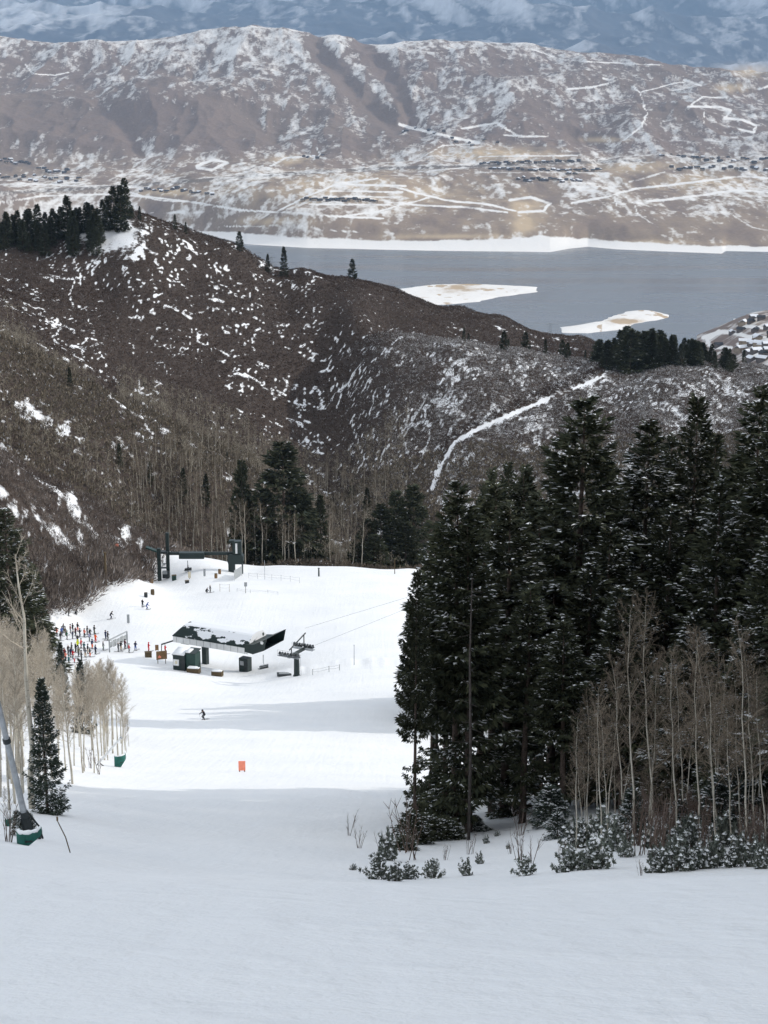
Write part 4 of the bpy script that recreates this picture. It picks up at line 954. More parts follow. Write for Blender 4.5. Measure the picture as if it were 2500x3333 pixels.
def shrub(name, seed, n=34, h=1.0, w=1.0, snowp=.5):
    g = np.random.RandomState(seed); root = empty(name, (0, 0, -900), 0, None, 'shrub'); mb = MB(); L = []; Sn = []
    for k in range(n):
        a = g.rand()*6.283; e = .25+1.2*g.rand(); l = h*(.55+.5*g.rand()); d = np.array((math.cos(a)*math.cos(e)*w, math.sin(a)*math.cos(e)*w, math.sin(e)))
        t = d*l; mb.tube([(0, 0, -.05), t*.5+(0, 0, .03), t], [.014, .010, .004], 4, cap=False)
        for q in np.linspace(.45, 1.0, 4):
            c = t*q + g.randn(3)*.035; m = 22; dr = unit(g.randn(m, 3)+d*1.1+(0, 0, .35)); ln = h*(.10+.09*g.rand(m)); sd = unit(np.cross(dr, g.randn(m, 3)))*(ln*.28)[:, None]
            L.append(np.stack([c-sd+0*dr, c+sd, c+dr*ln[:, None]], 1))
            if g.rand() < snowp:
                c2 = c+(0, 0, .055*h); bm_ = 7; ang = np.linspace(0, 6.283, bm_, endpoint=False)+g.rand(); rr = h*(.05+.055*g.rand(bm_))
                rim = c2+np.c_[np.cos(ang)*rr*1.2, np.sin(ang)*rr*1.2, -.02*h+0*ang]; top_ = c2+np.array((0, 0, .05*h))
                Sn.append(np.stack([rim, np.roll(rim, -1, 0), np.repeat(top_[None], bm_, 0)], 1))
    mb.build('stem', M_STEM, root); f = link_mesh('foliage', tri_mesh('foliage', np.concatenate(L)), M_SHRUB, root)
    tag(link_mesh('snow', tri_mesh('snow', np.concatenate(Sn)), M_CAP, f), kind='stuff')
    return root
shr = [shrub('evergreen_shrub', 601), shrub('evergreen_shrub', 602, 26, 1.15, .8), shrub('evergreen_shrub', 603, 40, .9, 1.15)]
GE = 'snow tufted evergreen shrubs on the bank'
def put_shrub(k, px, py, half, hp, lb):
    p = ground_hit(px, py, 26, 120); Y = p[1]; w_ = half*Y*1.3/F; h = hp*Y*1.12/F
    return plant(shr[k], p, h, w_, lb, GE, cat='shrub', sink=.10*h)
SH = [(0,1225,2862,46,90,'shrub at the corner of the bank over the shaded run'),(1,1262,2800,42,100,'upright shrub higher on the corner of the bank'),(2,1150,2832,13,26,'tiny tuft alone on the shaded run left of the bank'),(1,1285,2868,36,60,'small shrub right of the corner shrub'),(0,1330,2862,34,56,'low shrub second from the corner of the bank'),
      (0,1412,2858,40,64,'shrub tilted right, third clump along the bank edge'),(1,1518,2850,30,56,'shrub of two tufts below the bare trunks'),(1,1562,2812,18,40,'small tuft above the two tufted shrub'),(0,1708,2850,40,66,'round dark shrub alone mid bank'),(2,1583,2745,13,38,'little olive tuft high on the bank'),(2,1618,2722,10,26,'smallest olive tuft high on the bank'),(2,1655,2762,10,20,'tiny brown tuft on the bank'),
      (2,1850,2835,62,110,'big snowy shrub at the left of the shrub row'),(0,1935,2828,60,105,'big dense shrub second in the shrub row'),(1,1990,2770,52,110,'tall shrub behind the second big one'),(1,2035,2790,34,80,'upright shrub at the foot of the leaning aspens'),(0,1880,2760,56,100,'shrub higher up behind the left of the row'),
      (2,2135,2838,58,105,'wide shrub right of the snowy gap in the row'),(0,2200,2835,60,120,'snowy shrub in the middle of the right group'),(2,2262,2830,62,110,'dark shrub beside the snowy one in the right group'),(1,2320,2825,56,100,'shrub below the forked aspen'),(0,2390,2822,60,110,'shrub third from the right margin'),(2,2440,2800,56,110,'shrub near the right margin with white tufts'),(1,2475,2828,34,100,'tall thin shrub near the right margin'),(2,2505,2790,50,110,'shrub cut by the right margin'),
      (2,2160,2770,66,110,'shrub behind the wide one under the pale stems'),(0,2250,2760,66,110,'shrub in the second row of the right group'),(1,2350,2755,66,110,'shrub in the second row by the forked aspen'),(2,2450,2745,60,110,'shrub in the second row near the right margin'),(0,1960,2710,50,90,'shrub between the young spruces')]
for s_ in SH: put_shrub(*s_)
# bare saplings and dry stalks on the bank and run
def sapling(name, seed, h=1., n=7):
    g = random.Random(seed); root = empty(name, (0, 0, -900), 0, None, 'sapling'); mb = MB(); tw = mb
    for k in range(n):
        a = g.random()*6.28; l = h*g.uniform(.6, 1); e = g.uniform(.1, .35); d = Vector((math.cos(a)*math.sin(e), math.sin(a)*math.sin(e), math.cos(e)))
        o = Vector((g.uniform(-.1, .1), g.uniform(-.1, .1), -.05)); pts = [o, o+d*l*.5+Vector((g.uniform(-.03, .03),)*3), o+d*l]
        mb.tube(pts, [.011, .008, .003], 4, cap=False)
        for q in range(5):
            b0 = o+d*l*g.uniform(.35, .95); d2 = (d+Vector((g.uniform(-.8, .8), g.uniform(-.8, .8), .2))).normalized(); tw.tube([b0, b0+d2*l*g.uniform(.12, .3)], [.006, .002], 3, cap=False)
    mb.build('stem', M_STEM, root); return root
sap = [sapling('bare_sapling', 701, 1., 6), sapling('bare_sapling', 702, 1., 9), sapling('bare_sapling', 703, 1., 4)]
GSP = 'bare saplings on the bank'
for i, (k, px, py, hp, lb) in enumerate([(0,1328,2775,230,'tall thin sapling on the run at the forest corner'),(2,1345,2800,190,'sapling leaning beside the forest corner'),(2,1140,2720,110,'faint dry stalks standing in the shaded run'),(0,1165,2760,90,'dry stalks on the shaded run nearer the bank'),(1,1690,2800,110,'forked sapling above the round dark shrub'),(2,1735,2810,130,'thin sapling right of the round dark shrub'),(0,1690,2720,120,'sapling in the middle of the bank'),(1,1830,2815,90,'twiggy sapling left of the shrub row'),(0,1530,2780,90,'sapling by the tufts below the bare trunks'),(1,1450,2800,60,'low twigs on the bank above the tilted shrub'),(1,2085,2850,60,'twigs in the snowy gap of the shrub row'),(0,1240,2770,80,'twigs at the corner of the bank'),(1,1660,2780,50,'pinkish low twigs on the bank'),(1,30,2740,150,'bare twigs beside the green pads at left'),(2,320,2520,90,'dry stalks in the sunlit snow under the grove'),(0,290,2500,80,'bent stalks in the sunlit snow by the grove')]):
    p = ground_hit(px, py, 26, 240); h = hp*p[1]*1.1/F; plant(sap[k], p, h, h*.9, lb, GSP, cat='sapling', sink=.02)
for i in range(70):
    px = r4.uniform(2010, 2540); py = r4.uniform(2640, 2800); p = ground_hit(px, py, 40, 120); h = r4.uniform(1.2, 2.6)
    plant(sap[r4.choice((0, 1))], p, h, h*.8, 'grey sapling in the '+('left' if px < 2180 else 'middle' if px < 2360 else 'right')+' of the twig tangle '+('under' if py < 2720 else 'in front of')+' the right hand aspens', 'saplings of the twig tangle', cat='sapling', sink=.02)
# ================================================================ THE LIFT AND THINGS ON THE SNOW
GRN = (.010, .022, .021)
M_GRN = plain('dark_green_paint', GRN, .45, .4, .3, 3)
M_GRN2 = plain('green_paint', (.011, .040, .033), .5, .4, .25, 3)
M_BLK = plain('blackened_steel', (.016, .022, .024), .5, .4, .3, 4)
M_STEEL = plain('galvanised_steel', (.34, .36, .38), .45, .5, .2, 5, metal=.4)
M_WHT = plain('white_panel', (.70, .71, .71), .5, .3, .06, 2)
M_CREAM = plain('cream_panel', (.62, .56, .42), .6, .2, .1, 3)
M_WOOD = plain('weathered_wood', (.20, .125, .065), .85, .1, .35, 7)
M_WOODD = plain('dark_wood', (.10, .075, .045), .85, .1, .35, 7)
M_ORG = plain('orange_fabric', (.90, .30, .20), .8, .1, .12, 5)
M_GREY = plain('grey_board', (.30, .32, .33), .7, .2, .2, 3)
M_PAD = plain('green_pad_vinyl', (.010, .105, .085), .55, .35, .3, 3, bump=.3)
M_ROPE = plain('dark_rope', (.10, .10, .105), .8, .1, .2, 5)
def roof_material():
    m, nt, b = nmat('green_roof_under_snow', .6, .3)
    tc = N(nt, 'ShaderNodeTexCoord'); sx = N(nt, 'ShaderNodeSeparateXYZ'); nt.links.new(tc.outputs['Object'], sx.inputs[0])
    n = tex(nt, .75, 5, dims=(.8, 1.2, 1.5)); n2 = tex(nt, 3., 3)
    def ma(op, a, b_, c=None):
        q = N(nt, 'ShaderNodeMath', operation=op)
        for i, v in enumerate((a, b_, c)):
            if v is None: continue
            if hasattr(v, 'is_output'): nt.links.new(v, q.inputs[i])
            else: q.inputs[i].default_value = v
        return q.outputs[0]
    # snow has slid off the uphill end and off the drip edge, and stays on the flat crown
    left = N(nt, 'ShaderNodeMapRange'); left.inputs['From Min'].default_value = 2.2; left.inputs['From Max'].default_value = 6.5; nt.links.new(sx.outputs[0], left.inputs['Value'])
    crown = N(nt, 'ShaderNodeMapRange'); crown.inputs['From Min'].default_value = 5.85; crown.inputs['From Max'].default_value = 6.08; nt.links.new(sx.outputs[2], crown.inputs['Value'])
    drip = N(nt, 'ShaderNodeMapRange'); drip.inputs['From Min'].default_value = 4.35; drip.inputs['From Max'].default_value = 4.75; nt.links.new(sx.outputs[2], drip.inputs['Value'])
    cl = N(nt, 'ShaderNodeMapRange'); cl.inputs['From Min'].default_value = 1.2; cl.inputs['From Max'].default_value = 2.6; nt.links.new(sx.outputs[0], cl.inputs['Value'])
    s = ma('MULTIPLY', ma('MULTIPLY', left.outputs[0], drip.outputs[0]), .24)
    s = ma('MAXIMUM', s, ma('MULTIPLY', ma('MULTIPLY', crown.outputs[0], cl.outputs[0]), .42))
    s = ma('ADD', ma('ADD', s, n.outputs[0]), ma('MULTIPLY', n2.outputs[0], .16))
    r = ramp(nt, s, [(.70, (0, 0, 0)), (.74, (1, 1, 1))])
    nt.links.new(mixc(nt, r.outputs[0], GRN, (.78, .80, .83)), b.inputs['Base Color'])
    return m
M_ROOF = roof_material()
def chair_parts(root, mat=None):
    mb = MB(); mb.tube([(0, 0, 2.9), (0, 0, 1.6), (0, -.25, 1.25)], .075, 8); mb.build('hanger', mat or M_STEEL, root)
    fr = MB()
    for s_ in (-1, 1): fr.tube([(0, -.25, 1.25), (s_*.8, -.2, 1.2), (s_*.85, -.15, .55), (s_*.85, .4, .5)], .05, 6)
    fr.tube([(-.85, -.15, .9), (.85, -.15, .9)], .03, 6); fr.build('frame', mat or M_STEEL, root)
    st = MB(); st.box((0, .15, .52), (1.75, .5, .08), bev=.02); st.build('seat', M_BLK, root)
    bk = MB(); bk.box((0, -.13, .85), (1.75, .07, .5), rx=-.15, bev=.02); bk.build('backrest', M_BLK, root)
# ---- main terminal
B = ground_hit(812, 2184, 200, 330); rz = -math.atan2(7.6, 14.8); ux = np.array((math.cos(rz), math.sin(rz), 0)); uy = np.array((-math.sin(rz), math.cos(rz), 0))
O = B - ux*13.6 + uy*.3; O[2] = B[2]
T1 = empty('lift_terminal', O, rz, 'low dark green chairlift terminal with a snow patched roof and flared hood', 'lift terminal')
def section(x0, x1, inset=0):
    return [(-3.15, 4.2), (-1.6, 5.7), (1.6, 5.7), (3.15, 4.2)]
mb = MB()
v = []; L_ = 15.2; nx = 40
prof = [(-3.2, 4.15), (-3.12, 4.4), (-2.5, 5.25), (-1.75, 5.95), (-1.35, 6.12), (0, 6.24), (1.35, 6.12), (1.75, 5.95), (2.5, 5.25), (3.12, 4.4), (3.2, 4.15)]
for i in range(nx+1):
    for (yy, zz) in prof:
        x_ = L_*i/nx; sl = (zz-4.15)/2.1*1.9*(1-i/nx)
        v.append((x_+sl, yy*(1-.0*i), zz))
n_ = len(prof); fs = [(i*n_+k, (i+1)*n_+k, (i+1)*n_+k+1, i*n_+k+1) for i in range(nx) for k in range(n_-1)]
fs += [tuple(range(n_))[::-1], tuple(nx*n_+k for k in range(n_))]
mb.add(v, fs); mb.build('roof', M_ROOF, T1)
sk = MB()
for s_ in (-1, 1): sk.box((7.6, s_*3.05, 3.62), (14.9, .12, 1.08))
sk.box((.12, 0, 3.62), (.12, 5.96, 1.08)); sk.build('white_skirt', M_WHT, T1)
bt = MB()
for k_ in range(11):
    x_ = .9+k_*1.36
    for s_ in (-1, 1): bt.box((x_, s_*3.125, 3.62), (.06, .05, 1.0))
bt.build('skirt_seam', M_GREY, T1)
sf = MB(); sf.box((7.6, 0, 3.3), (14.6, 5.7, .12)); sf.build('soffit', M_GREY, T1)
hd = MB()
hood = [(14.6, 3.5), (16.2, 3.3), (18.3, 4.2), (18.75, 6.25), (16.2, 4.95), (14.6, 4.75)]
for s_ in (-1, 1): hd.prism(hood, 'y', s_*3.22-.06, s_*3.22+.06)
hd.add([(14.6, -3.16, 3.5), (16.2, -3.16, 3.3), (18.3, -3.16, 4.2), (18.3, 3.16, 4.2), (16.2, 3.16, 3.3), (14.6, 3.16, 3.5)], [(0, 1, 4, 5), (1, 2, 3, 4)])
hd.add([(14.6, -3.16, 4.75), (16.2, -3.16, 4.95), (18.75, -3.16, 6.25), (18.75, 3.16, 6.25), (16.2, 3.16, 4.95), (14.6, 3.16, 4.75)], [(0, 1, 4, 5), (1, 2, 3, 4)])
hd.build('hood', M_GRN, T1)
em = MB(); em.prism([(17.75, 5.35), (18.1, 5.25), (18.35, 5.6), (18.1, 5.85), (17.7, 5.75)], 'y', -3.32, -3.285); em.build('emblem', M_WHT, T1)
cl_ = MB(); cl_.box((4.2, .6, 1.6), (.9, .9, 4.6), bev=.04); cl_.build('column', M_GRN, T1)
c2_ = MB(); c2_.box((13.0, -.6, 1.2), (1.7, 1.4, 2.4), bev=.03); bo_ = c2_.build('booth', M_GRN, T1); c2_ = MB(); c2_.box((12.75, -1.32, 1.55), (.7, .03, .75)); c2_.build('window', M_GREY, bo_); c2_ = MB(); c2_.box((13.5, -1.32, 1.0), (.5, .03, 1.9)); c2_.build('door', M_BLK, bo_)
br = MB(); br.tube([(.1, -2.4, 3.2), (-2.4, -2.9, 2.2)], .13, 8); br.tube([(-2.4, -2.9, 2.2), (-2.5, -2.9, .0)], .07, 6); br.build('barrier_arm', M_BLK, T1)
mc_ = MB(); mc_.box((1.6, -1.2, 2.85), (1.6, 1.2, .7), bev=.05); mc_.tube([(7, 0, 3.1), (14.4, 0, 3.1)], .12, 8); mc_.build('drive_housing', M_BLK, T1)
def at_px(px, py, y0=60, y1=450): return ground_hit(px, py, y0, y1)
for o_ in T1.children:
    if o_.name.split('.')[0] in ('roof', 'white_skirt', 'skirt_seam', 'soffit', 'hood', 'emblem', 'drive_housing', 'barrier_arm'): o_.location.z = .9
ch = empty('lift_chair', at_px(858, 2192, 200, 330)+np.array((0, 0, .35)), rz+1.1, 'empty chairlift chair hanging under the hooded end of the terminal', 'chair'); chair_parts(ch)
# ---- hut, boxes, boards beside it
h0 = at_px(583, 2182, 200, 330)
hut = empty('operator_hut', h0, rz+.12, 'small dark green operator hut with snow on two lean-to roofs', 'hut')
mb = MB(); mb.box((0, 1.1, 1.35), (2.2, 2.2, 2.7), bev=.03); mb.build('wall', M_GRN, hut)
mb = MB(); mb.box((2.0, 1.3, 1.5), (1.75, 2.0, 3.0), bev=.03); mb.build('annex_wall', M_GRN2, hut)
mb = MB(); mb.prism([(-.15, 2.55), (2.35, 3.1), (2.35, 3.2), (-.15, 2.65)], 'x', -1.2, 1.1); r_ = mb.build('roof', M_GRN, hut)
mb = MB(); mb.prism([(-.12, 2.66), (2.2, 3.17), (2.2, 3.36), (-.05, 2.86)], 'x', -1.15, 1.0); mb.build('roof_snow', M_CAP, r_, True)
mb = MB(); mb.prism([(.2, 3.02), (2.4, 3.35), (2.4, 3.45), (.2, 3.12)], 'x', 1.1, 2.95); r_ = mb.build('roof', M_GRN, hut)
mb = MB(); mb.prism([(.25, 3.13), (1.7, 3.34), (1.7, 3.5), (.3, 3.28)], 'x', 1.15, 1.95); mb.build('roof_snow', M_CAP, r_, True)
mb = MB(); mb.box((-.45, -.09, 1.35), (1.0, .2, 1.05), bev=.03); bx_ = mb.build('meter_box', M_WHT, hut); mb = MB(); mb.box((-.4, -.2, 1.4), (.4, .02, .5)); mb.build('meter_window', M_CREAM, bx_)
mb = MB(); mb.box((.75, -.02, 1.0), (.75, .04, 1.9)); mb.build('door', M_BLK, hut)
def planter(px, py, w_, lb):
    r = empty('wooden_planter', at_px(px, py, 200, 330), rz*.5, lb, 'planter', 'wooden planters by the lift'); mb = MB()
    for s_ in (-1, 1): mb.box((0, s_*.5, .42), (w_, .1, .84)); mb.box((s_*(w_/2-.05), 0, .42), (.1, .9, .84))
    mb.box((0, 0, .25), (w_-.22, .88, .3)); mb.build('box', M_WOODD, r)
    sn_ = MB(); sn_.box((-.1*w_, 0, .92), (w_*.72, 1.0, .26), bev=.11); sn_.box((w_*.3, .1, .84), (w_*.3, .7, .2), bev=.09); sn_.build('snow', M_CAP, r, True)
planter(631, 2190, 2.1, 'wooden planter heaped with snow in front of the green hut'); planter(708, 2200, 1.75, 'wooden planter with snow clods under the middle of the terminal')
def barrel(px, py, w_, h_, lb, mat, box=False, y0=200):
    r = empty('bin', at_px(px, py, y0, 450), .2, lb, 'bin', 'bins and padded boxes on the snow'); mb = MB()
    if box: mb.box((0, 0, h_/2), (w_, w_*.8, h_), bev=.04)
    else: mb.tube([(0, 0, 0), (0, 0, h_*.5), (0, 0, h_)], [w_*.48, w_*.52, w_*.47], 14)
    mb.build('body', mat, r); mb = MB()
    if box: mb.box((0, 0, h_+.04), (w_*1.06, w_*.86, .07), bev=.02)
    else: mb.tube([(0, 0, h_), (0, 0, h_+.05)], w_*.5, 14)
    mb.build('rim', M_WOODD, r)
barrel(483, 2139, 1.15, .9, 'dark wooden box beside the queue with a person in red behind it', M_WOODD, True)
barrel(703, 1882, .68, 1.05, 'nearer of two rust brown bins left of the square tower', M_WOOD); barrel(715, 1868, .68, 1.05, 'farther of two rust brown bins left of the square tower', M_WOOD)
barrel(475, 1944, .75, .95, 'black round bin above the two skiers', M_BLK); barrel(497, 1936, .8, 1.1, 'brown bin right of the black round one', M_WOODD); barrel(493, 1898, .9, .9, 'brown stump like bin left of the upper lift posts', M_WOOD)
barrel(567, 1889, 1.0, 1.2, 'bright green box at the foot of the upper lift posts', M_GRN2, True); barrel(609, 1898, .9, .55, 'low black box on the snow below the hanging chair', M_BLK, True)
def board(px, py, w_, h_, z0, lb, mat, rzz=0., legs=2, emblem=None, y0=200, y1=450, cat='sign', tilt=0.):
    r = empty('signboard', at_px(px, py, y0, y1), rzz, lb, cat); mb = MB(); mb.box((0, 0, z0+h_/2), (w_, .06, h_), bev=.012, ry=tilt); mb.build('panel', mat, r)
    for s_ in ((-1, 1) if legs == 2 else (0,)):
        mb = MB(); mb.box((s_*w_*.36, .06, (z0+h_*.6)/2-.1), (.1, .06, z0+h_*.6+.2)); mb.build('leg', M_WOODD, r)
    if emblem: mb = MB(); mb.prism([(x_*.3-w_*.2, z0+h_*.35+z_*.3) for x_, z_ in ((-.8, -.7), (.8, -.7), (.9, 0), (.2, .5), (0, 1.1), (-.35, .5), (-.9, .1))], 'y', -.045, -.033); mb.build('emblem', emblem, r)
    return r
board(527, 2160, 1.85, 1.5, .75, 'brown trail board with a small orange mark, on two legs left of the hut', M_WOOD, .35, emblem=M_ORG)
board(511, 2118, .62, 1.0, .1, 'small brown upright board behind the trail board', M_WOOD, .1)
board(418, 2029, .5, 1.7, .1, 'narrow grey white upright board above the queue', M_GREY, .1, legs=1)
board(666, 1876, .5, 1.7, .1, 'pale narrow post board between the hanging chair and the bins', M_GREY, .1, legs=1)
board(617, 1885, .62, 1.4, .3, 'cream board standing under the upper lift beam', M_CREAM, .1, legs=1)
board(800, 1931, .62, .9, 1.5, 'grey double sign on a post right of the square tower', M_GREY, .1, legs=1); 
board(788, 2512, .60, .87, .12, 'bright orange fabric marker standing alone on the sunlit run', M_ORG, .05, y0=100, y1=220, cat='marker')
board(380, 1800, .9, .6, 1.5, 'small orange sign among the brush above the run', M_ORG, 0, legs=1, y0=300, y1=420)
# mat and slabs
for px, py, w_, d_, lb in ((925, 2196, 2.3, 1.6, 'dark flat mat on the snow left of the cable tower'), (404, 1880, 2.4, .9, 'dark flat slab on the snow below the brush')):
    r = empty('mat', at_px(px, py, 200, 450), .1, lb, 'mat'); mb = MB(); mb.box((0, 0, .1), (w_, d_, .22), bev=.05); mb.build('slab', M_BLK, r); mb = MB(); mb.box((0, d_*.1, .225), (w_*.7, d_*.5, .03), bev=.01); mb.build('cover', M_GREY, r)
# ---- cable tower
Tb = at_px(966, 2200, 200, 330)
T2 = empty('cable_tower', Tb, rz, 'dark green lift tower with cross arms and sheave trains at the end of the terminal', 'lift tower')
mb = MB(); mb.tube([(0, 0, -.5), (0, 0, 3.7)], [.47, .42], 18); mb.tube([(0, 0, 0), (0, 0, .12)], .6, 18); mb.build('pole', M_GRN, T2)
mb = MB(); mb.box((0, 0, 3.85), (.5, 4.9, .34), bev=.03); mb.box((.2, 0, 4.15), (.26, 4.9, .2), bev=.03); mb.build('cross_arm', M_GRN, T2)
def sheave(yc, z):
    mb = MB(); mb.box((0, yc, z), (3.9, .16, .2), bev=.02); mb.box((-1, yc, z-.2), (1.5, .2, .12)); mb.box((1, yc, z-.2), (1.5, .2, .12)); a_ = mb.build('sheave_train', M_BLK, T2); wb = MB()
    for k in range(8): wb.tube([(-1.7+k*.486, yc-.07, z+.24), (-1.7+k*.486, yc+.07, z+.24)], .19, 12)
    wb.build('wheel_row', M_BLK, a_)
sheave(-2.3, 4.1); sheave(2.3, 4.4)
mb = MB()
for yc in (-2.3, 2.3):
    for s_ in (-1, 1): mb.tube([(-1.9, yc+s_*.45, 4.2), (1.9, yc+s_*.45, 4.2)], .03, 5)
    mb.box((0, yc, 3.9), (3.8, .9, .05))
    for k in range(5): mb.tube([(-1.9+k*.95, yc-.45, 3.9), (-1.9+k*.95, yc-.45, 4.9)], .025, 5)
    mb.tube([(-1.9, yc-.45, 4.9), (1.9, yc-.45, 4.9)], .025, 5)
mb.build('catwalk', M_STEEL, T2)
mb = MB(); mb.tube([(-.1, -1.4, 4), (-.1, -1.4, 5.0)], .09, 6); mb.tube([(-.1, 2.6, 4), (-.1, 2.6, 6.2)], .09, 6); mb.tube([(-.1, -2.0, 4.9), (-.1, 3.1, 6.3)], .12, 6); mb.build('lifting_frame', M_BLK, T2)
mb = MB()
for s_ in (-.2, .2): mb.tube([(.75, s_, 0), (.55, s_, 3.7)], .022, 5)
for k in range(12): mb.tube([(.74-.016*k, -.2, .2+k*.3), (.74-.016*k, .2, .2+k*.3)], .016, 5)
mb.build('ladder', M_STEEL, T2)
for (a_, b_, lb) in (((1026, 2100, 266), (2150, 1636, 239), 'lower dark haul cable climbing right from the tower'), ((992, 2045, 271), (2150, 1680, 243), 'upper thin haul cable climbing right from the tower')):
    mb = MB(); p0, p1 = P(*a_), P(*b_); mb.tube([p0, (p0+p1)/2-np.array((0, 0, .35)), p1], .017, 6); tag(mb.build('haul_cable', M_ROPE), lb, 'cable', 'haul cables')
# ---- the older upper lift
U0 = at_px(530, 1889, 280, 420); T3 = empty('upper_lift', U0, 0, 'old dark green lift frame with two posts, a long beam and a square tower', 'lift terminal')
k_ = F/(U0[1]*cp-U0[2]*sp); zz = lambda py: (1889-py)/k_/.962; xx = lambda px: (px-530)/k_
mb = MB(); mb.box((xx(520), 0, zz(1785)/2-.2), (.86, .86, zz(1785)+.4), bev=.05); mb.build('front_post', M_GRN, T3)
mb = MB(); mb.box((xx(546), 1.4, zz(1740)/2-.2), (.78, .78, zz(1740)+.4), bev=.05); mb.build('rear_post', M_GRN, T3)
mb = MB(); mb.box((xx(533), .7, zz(1800)), (2.2, 1.6, .5), bev=.05); mb.box((xx(533), .6, zz(1850)), (1.8, 1.0, .16)); mb.box((xx(540), .6, zz(1872)), (1.6, 1.2, 1.6), bev=.04); mb.build('machine_frame', M_BLK, T3)
mb = MB(); mb.box((xx(538), -.3, zz(1862)), (1.1, .1, .9)); mb.box((xx(536), -.3, zz(1835)), (.7, .1, .5)); mb.build('control_panel', M_GREY, T3)
mb = MB(); mb.box((xx(497), 0, zz(1788)), (2.75, 1.7, .34), ry=.36, bev=.05); mb.build('chute', M_GRN2, T3)
mb = MB(); mb.box((xx(665), 1.2, zz(1806)), (16.4, .6, .72), bev=.05); mb.build('beam', M_GRN, T3)
mb = MB(); mb.box((xx(625), 1.0, zz(1811)), (5.9, 1.8, 1.45), bev=.1); mb.build('drive_box', M_GRN, T3)
zb = zz(1868)
mb = MB(); mb.prism([(xx(743), zz(1812)), (xx(748), zz(1806)), (xx(788), zz(1806)), (xx(793), zz(1812)), (xx(793), zz(1830)), (xx(789), zz(1836)), (xx(745), zz(1836)), (xx(743), zz(1830))], 'y', -.4, 2.2); mb.build('tower_body', M_GRN, T3)
mb = MB(); mb.box((xx(754.5), .9, zz(1853)), (1.5, 1.9, 2.6), bev=.05); mb.build('tower_leg', M_GRN, T3)
mb = MB(); mb.box((xx(789), .9, zz(1853)), (.26, 1.6, 2.6), bev=.03); mb.build('tower_leg', M_GRN, T3)
mb = MB(); mb.box((xx(773), .9, zz(1785)), (2.05, 1.9, 3.2), bev=.05); mb.box((xx(756), .9, zz(1765)), (1.2, 1.4, .5), bev=.05); up_ = mb.build('tower_top', M_GRN, T3)
mb = MB(); mb.box((xx(771.5), -.08, zz(1786)), (.46, .06, 2.45)); mb.build('white_stripe', M_WHT, up_)
c3 = empty('lift_chair', U0+np.array((xx(612), .4, zz(1826)-2.95)), .5, 'dark chair hanging from the beam of the upper lift', 'chair'); chair_parts(c3, M_BLK)
def fence(pts, hgt, lb, mat=M_STEEL, rope=True, post_r=.035, y0=200, mesh=False):
    g_ = [at_px(px, py, y0, 450) for px, py in pts]; r = empty('rope_fence', g_[0], 0, lb, 'fence')
    for q in g_:
        mb = MB(); d = q-g_[0]; mb.tube([d-(0, 0, .3), d+(0, 0, hgt)], post_r, 6); mb.build('post', mat, r)
    if rope:
        mb = MB()
        for a_, b_ in zip(g_[:-1], g_[1:]):
            for f_ in (.92, .5): A_, B_ = a_-g_[0]+(0, 0, hgt*f_), b_-g_[0]+(0, 0, hgt*f_); mb.tube([A_, (A_+B_)/2-(0, 0, .1), B_], .014, 4)
        mb.build('rope', M_ROPE, r)
    if mesh:
        mb = MB(); a_, b_ = g_[0]-g_[0], g_[-1]-g_[0]; n = 8
        for k in range(n): c_ = a_+(b_-a_)*(k+.5)/n; d = (b_-a_); mb.box(c_+(0, 0, hgt*.55), (np.linalg.norm(d[:2])/n*.9, .03, hgt*.8), rz=math.atan2(d[1], d[0]))
        mb.build('netting', M_GREY, r)
    return r
fence([(810,1882),(838,1884),(862,1886),(885,1888),(915,1890),(945,1893),(975,1898)], 1.3, 'row of thin posts and rope right of the square tower')
fence([(1018,2197),(1071,2187),(1105,2182)], 1.0, 'short rope fence right of the cable tower', M_GRN)
fence([(763,1892),(788,1876)], 2.6, 'grey netting panel leaning at the foot of the square tower', mesh=True, rope=False)
fence([(716,1925),(747,1926)], 1.7, 'two thin poles with a brown bar between them below the bins', M_WOOD)
fence([(772,1925),(815,1930),(872,1930),(905,1936)], .7, 'low thin stakes on the snow right of the skier pair')
def pole(px, py, top, rad, lb, mat=M_STEEL, y0=200, y1=450, cat='pole', lean=0.):
    p = at_px(px, py, y0, y1); h = (py-top)*(p[1]*cp-p[2]*sp)/F/.96; r = empty('marker_pole', p, 0, lb, cat); mb = MB(); mb.tube([(0, 0, -.2), (lean*h*.5, 0, h*.5), (lean*h, 0, h)], [rad, rad*.95, rad*.8], 8); mb.build('shaft', mat, r)
    mb = MB(); mb.tube([(lean*h, 0, h), (lean*h, 0, h+.06)], rad*1.5, 8); mb.build('cap', mat, r); return r
pole(862, 1886, 1826, .05, 'thin pole at the plateau edge right of the square tower'); pole(1038, 1876, 1850, .19, 'thick dark stump like post near the far edge of the run', M_GRN); pole(1285, 1868, 1822, .10, 'dark post by the far edge of the run near the forest', M_WOODD)
pole(1153, 2165, 2100, .06, 'grey pole standing alone right of the cable tower'); pole(345, 1905, 1800, .28, 'dark broken trunk standing in the brush at the run edge', M_WOODD)
pole(240, 2778, 2668, .009, 'thin dark bamboo pole leaning left on the near lip', M_WOODD, 20, 60, lean=-.42)
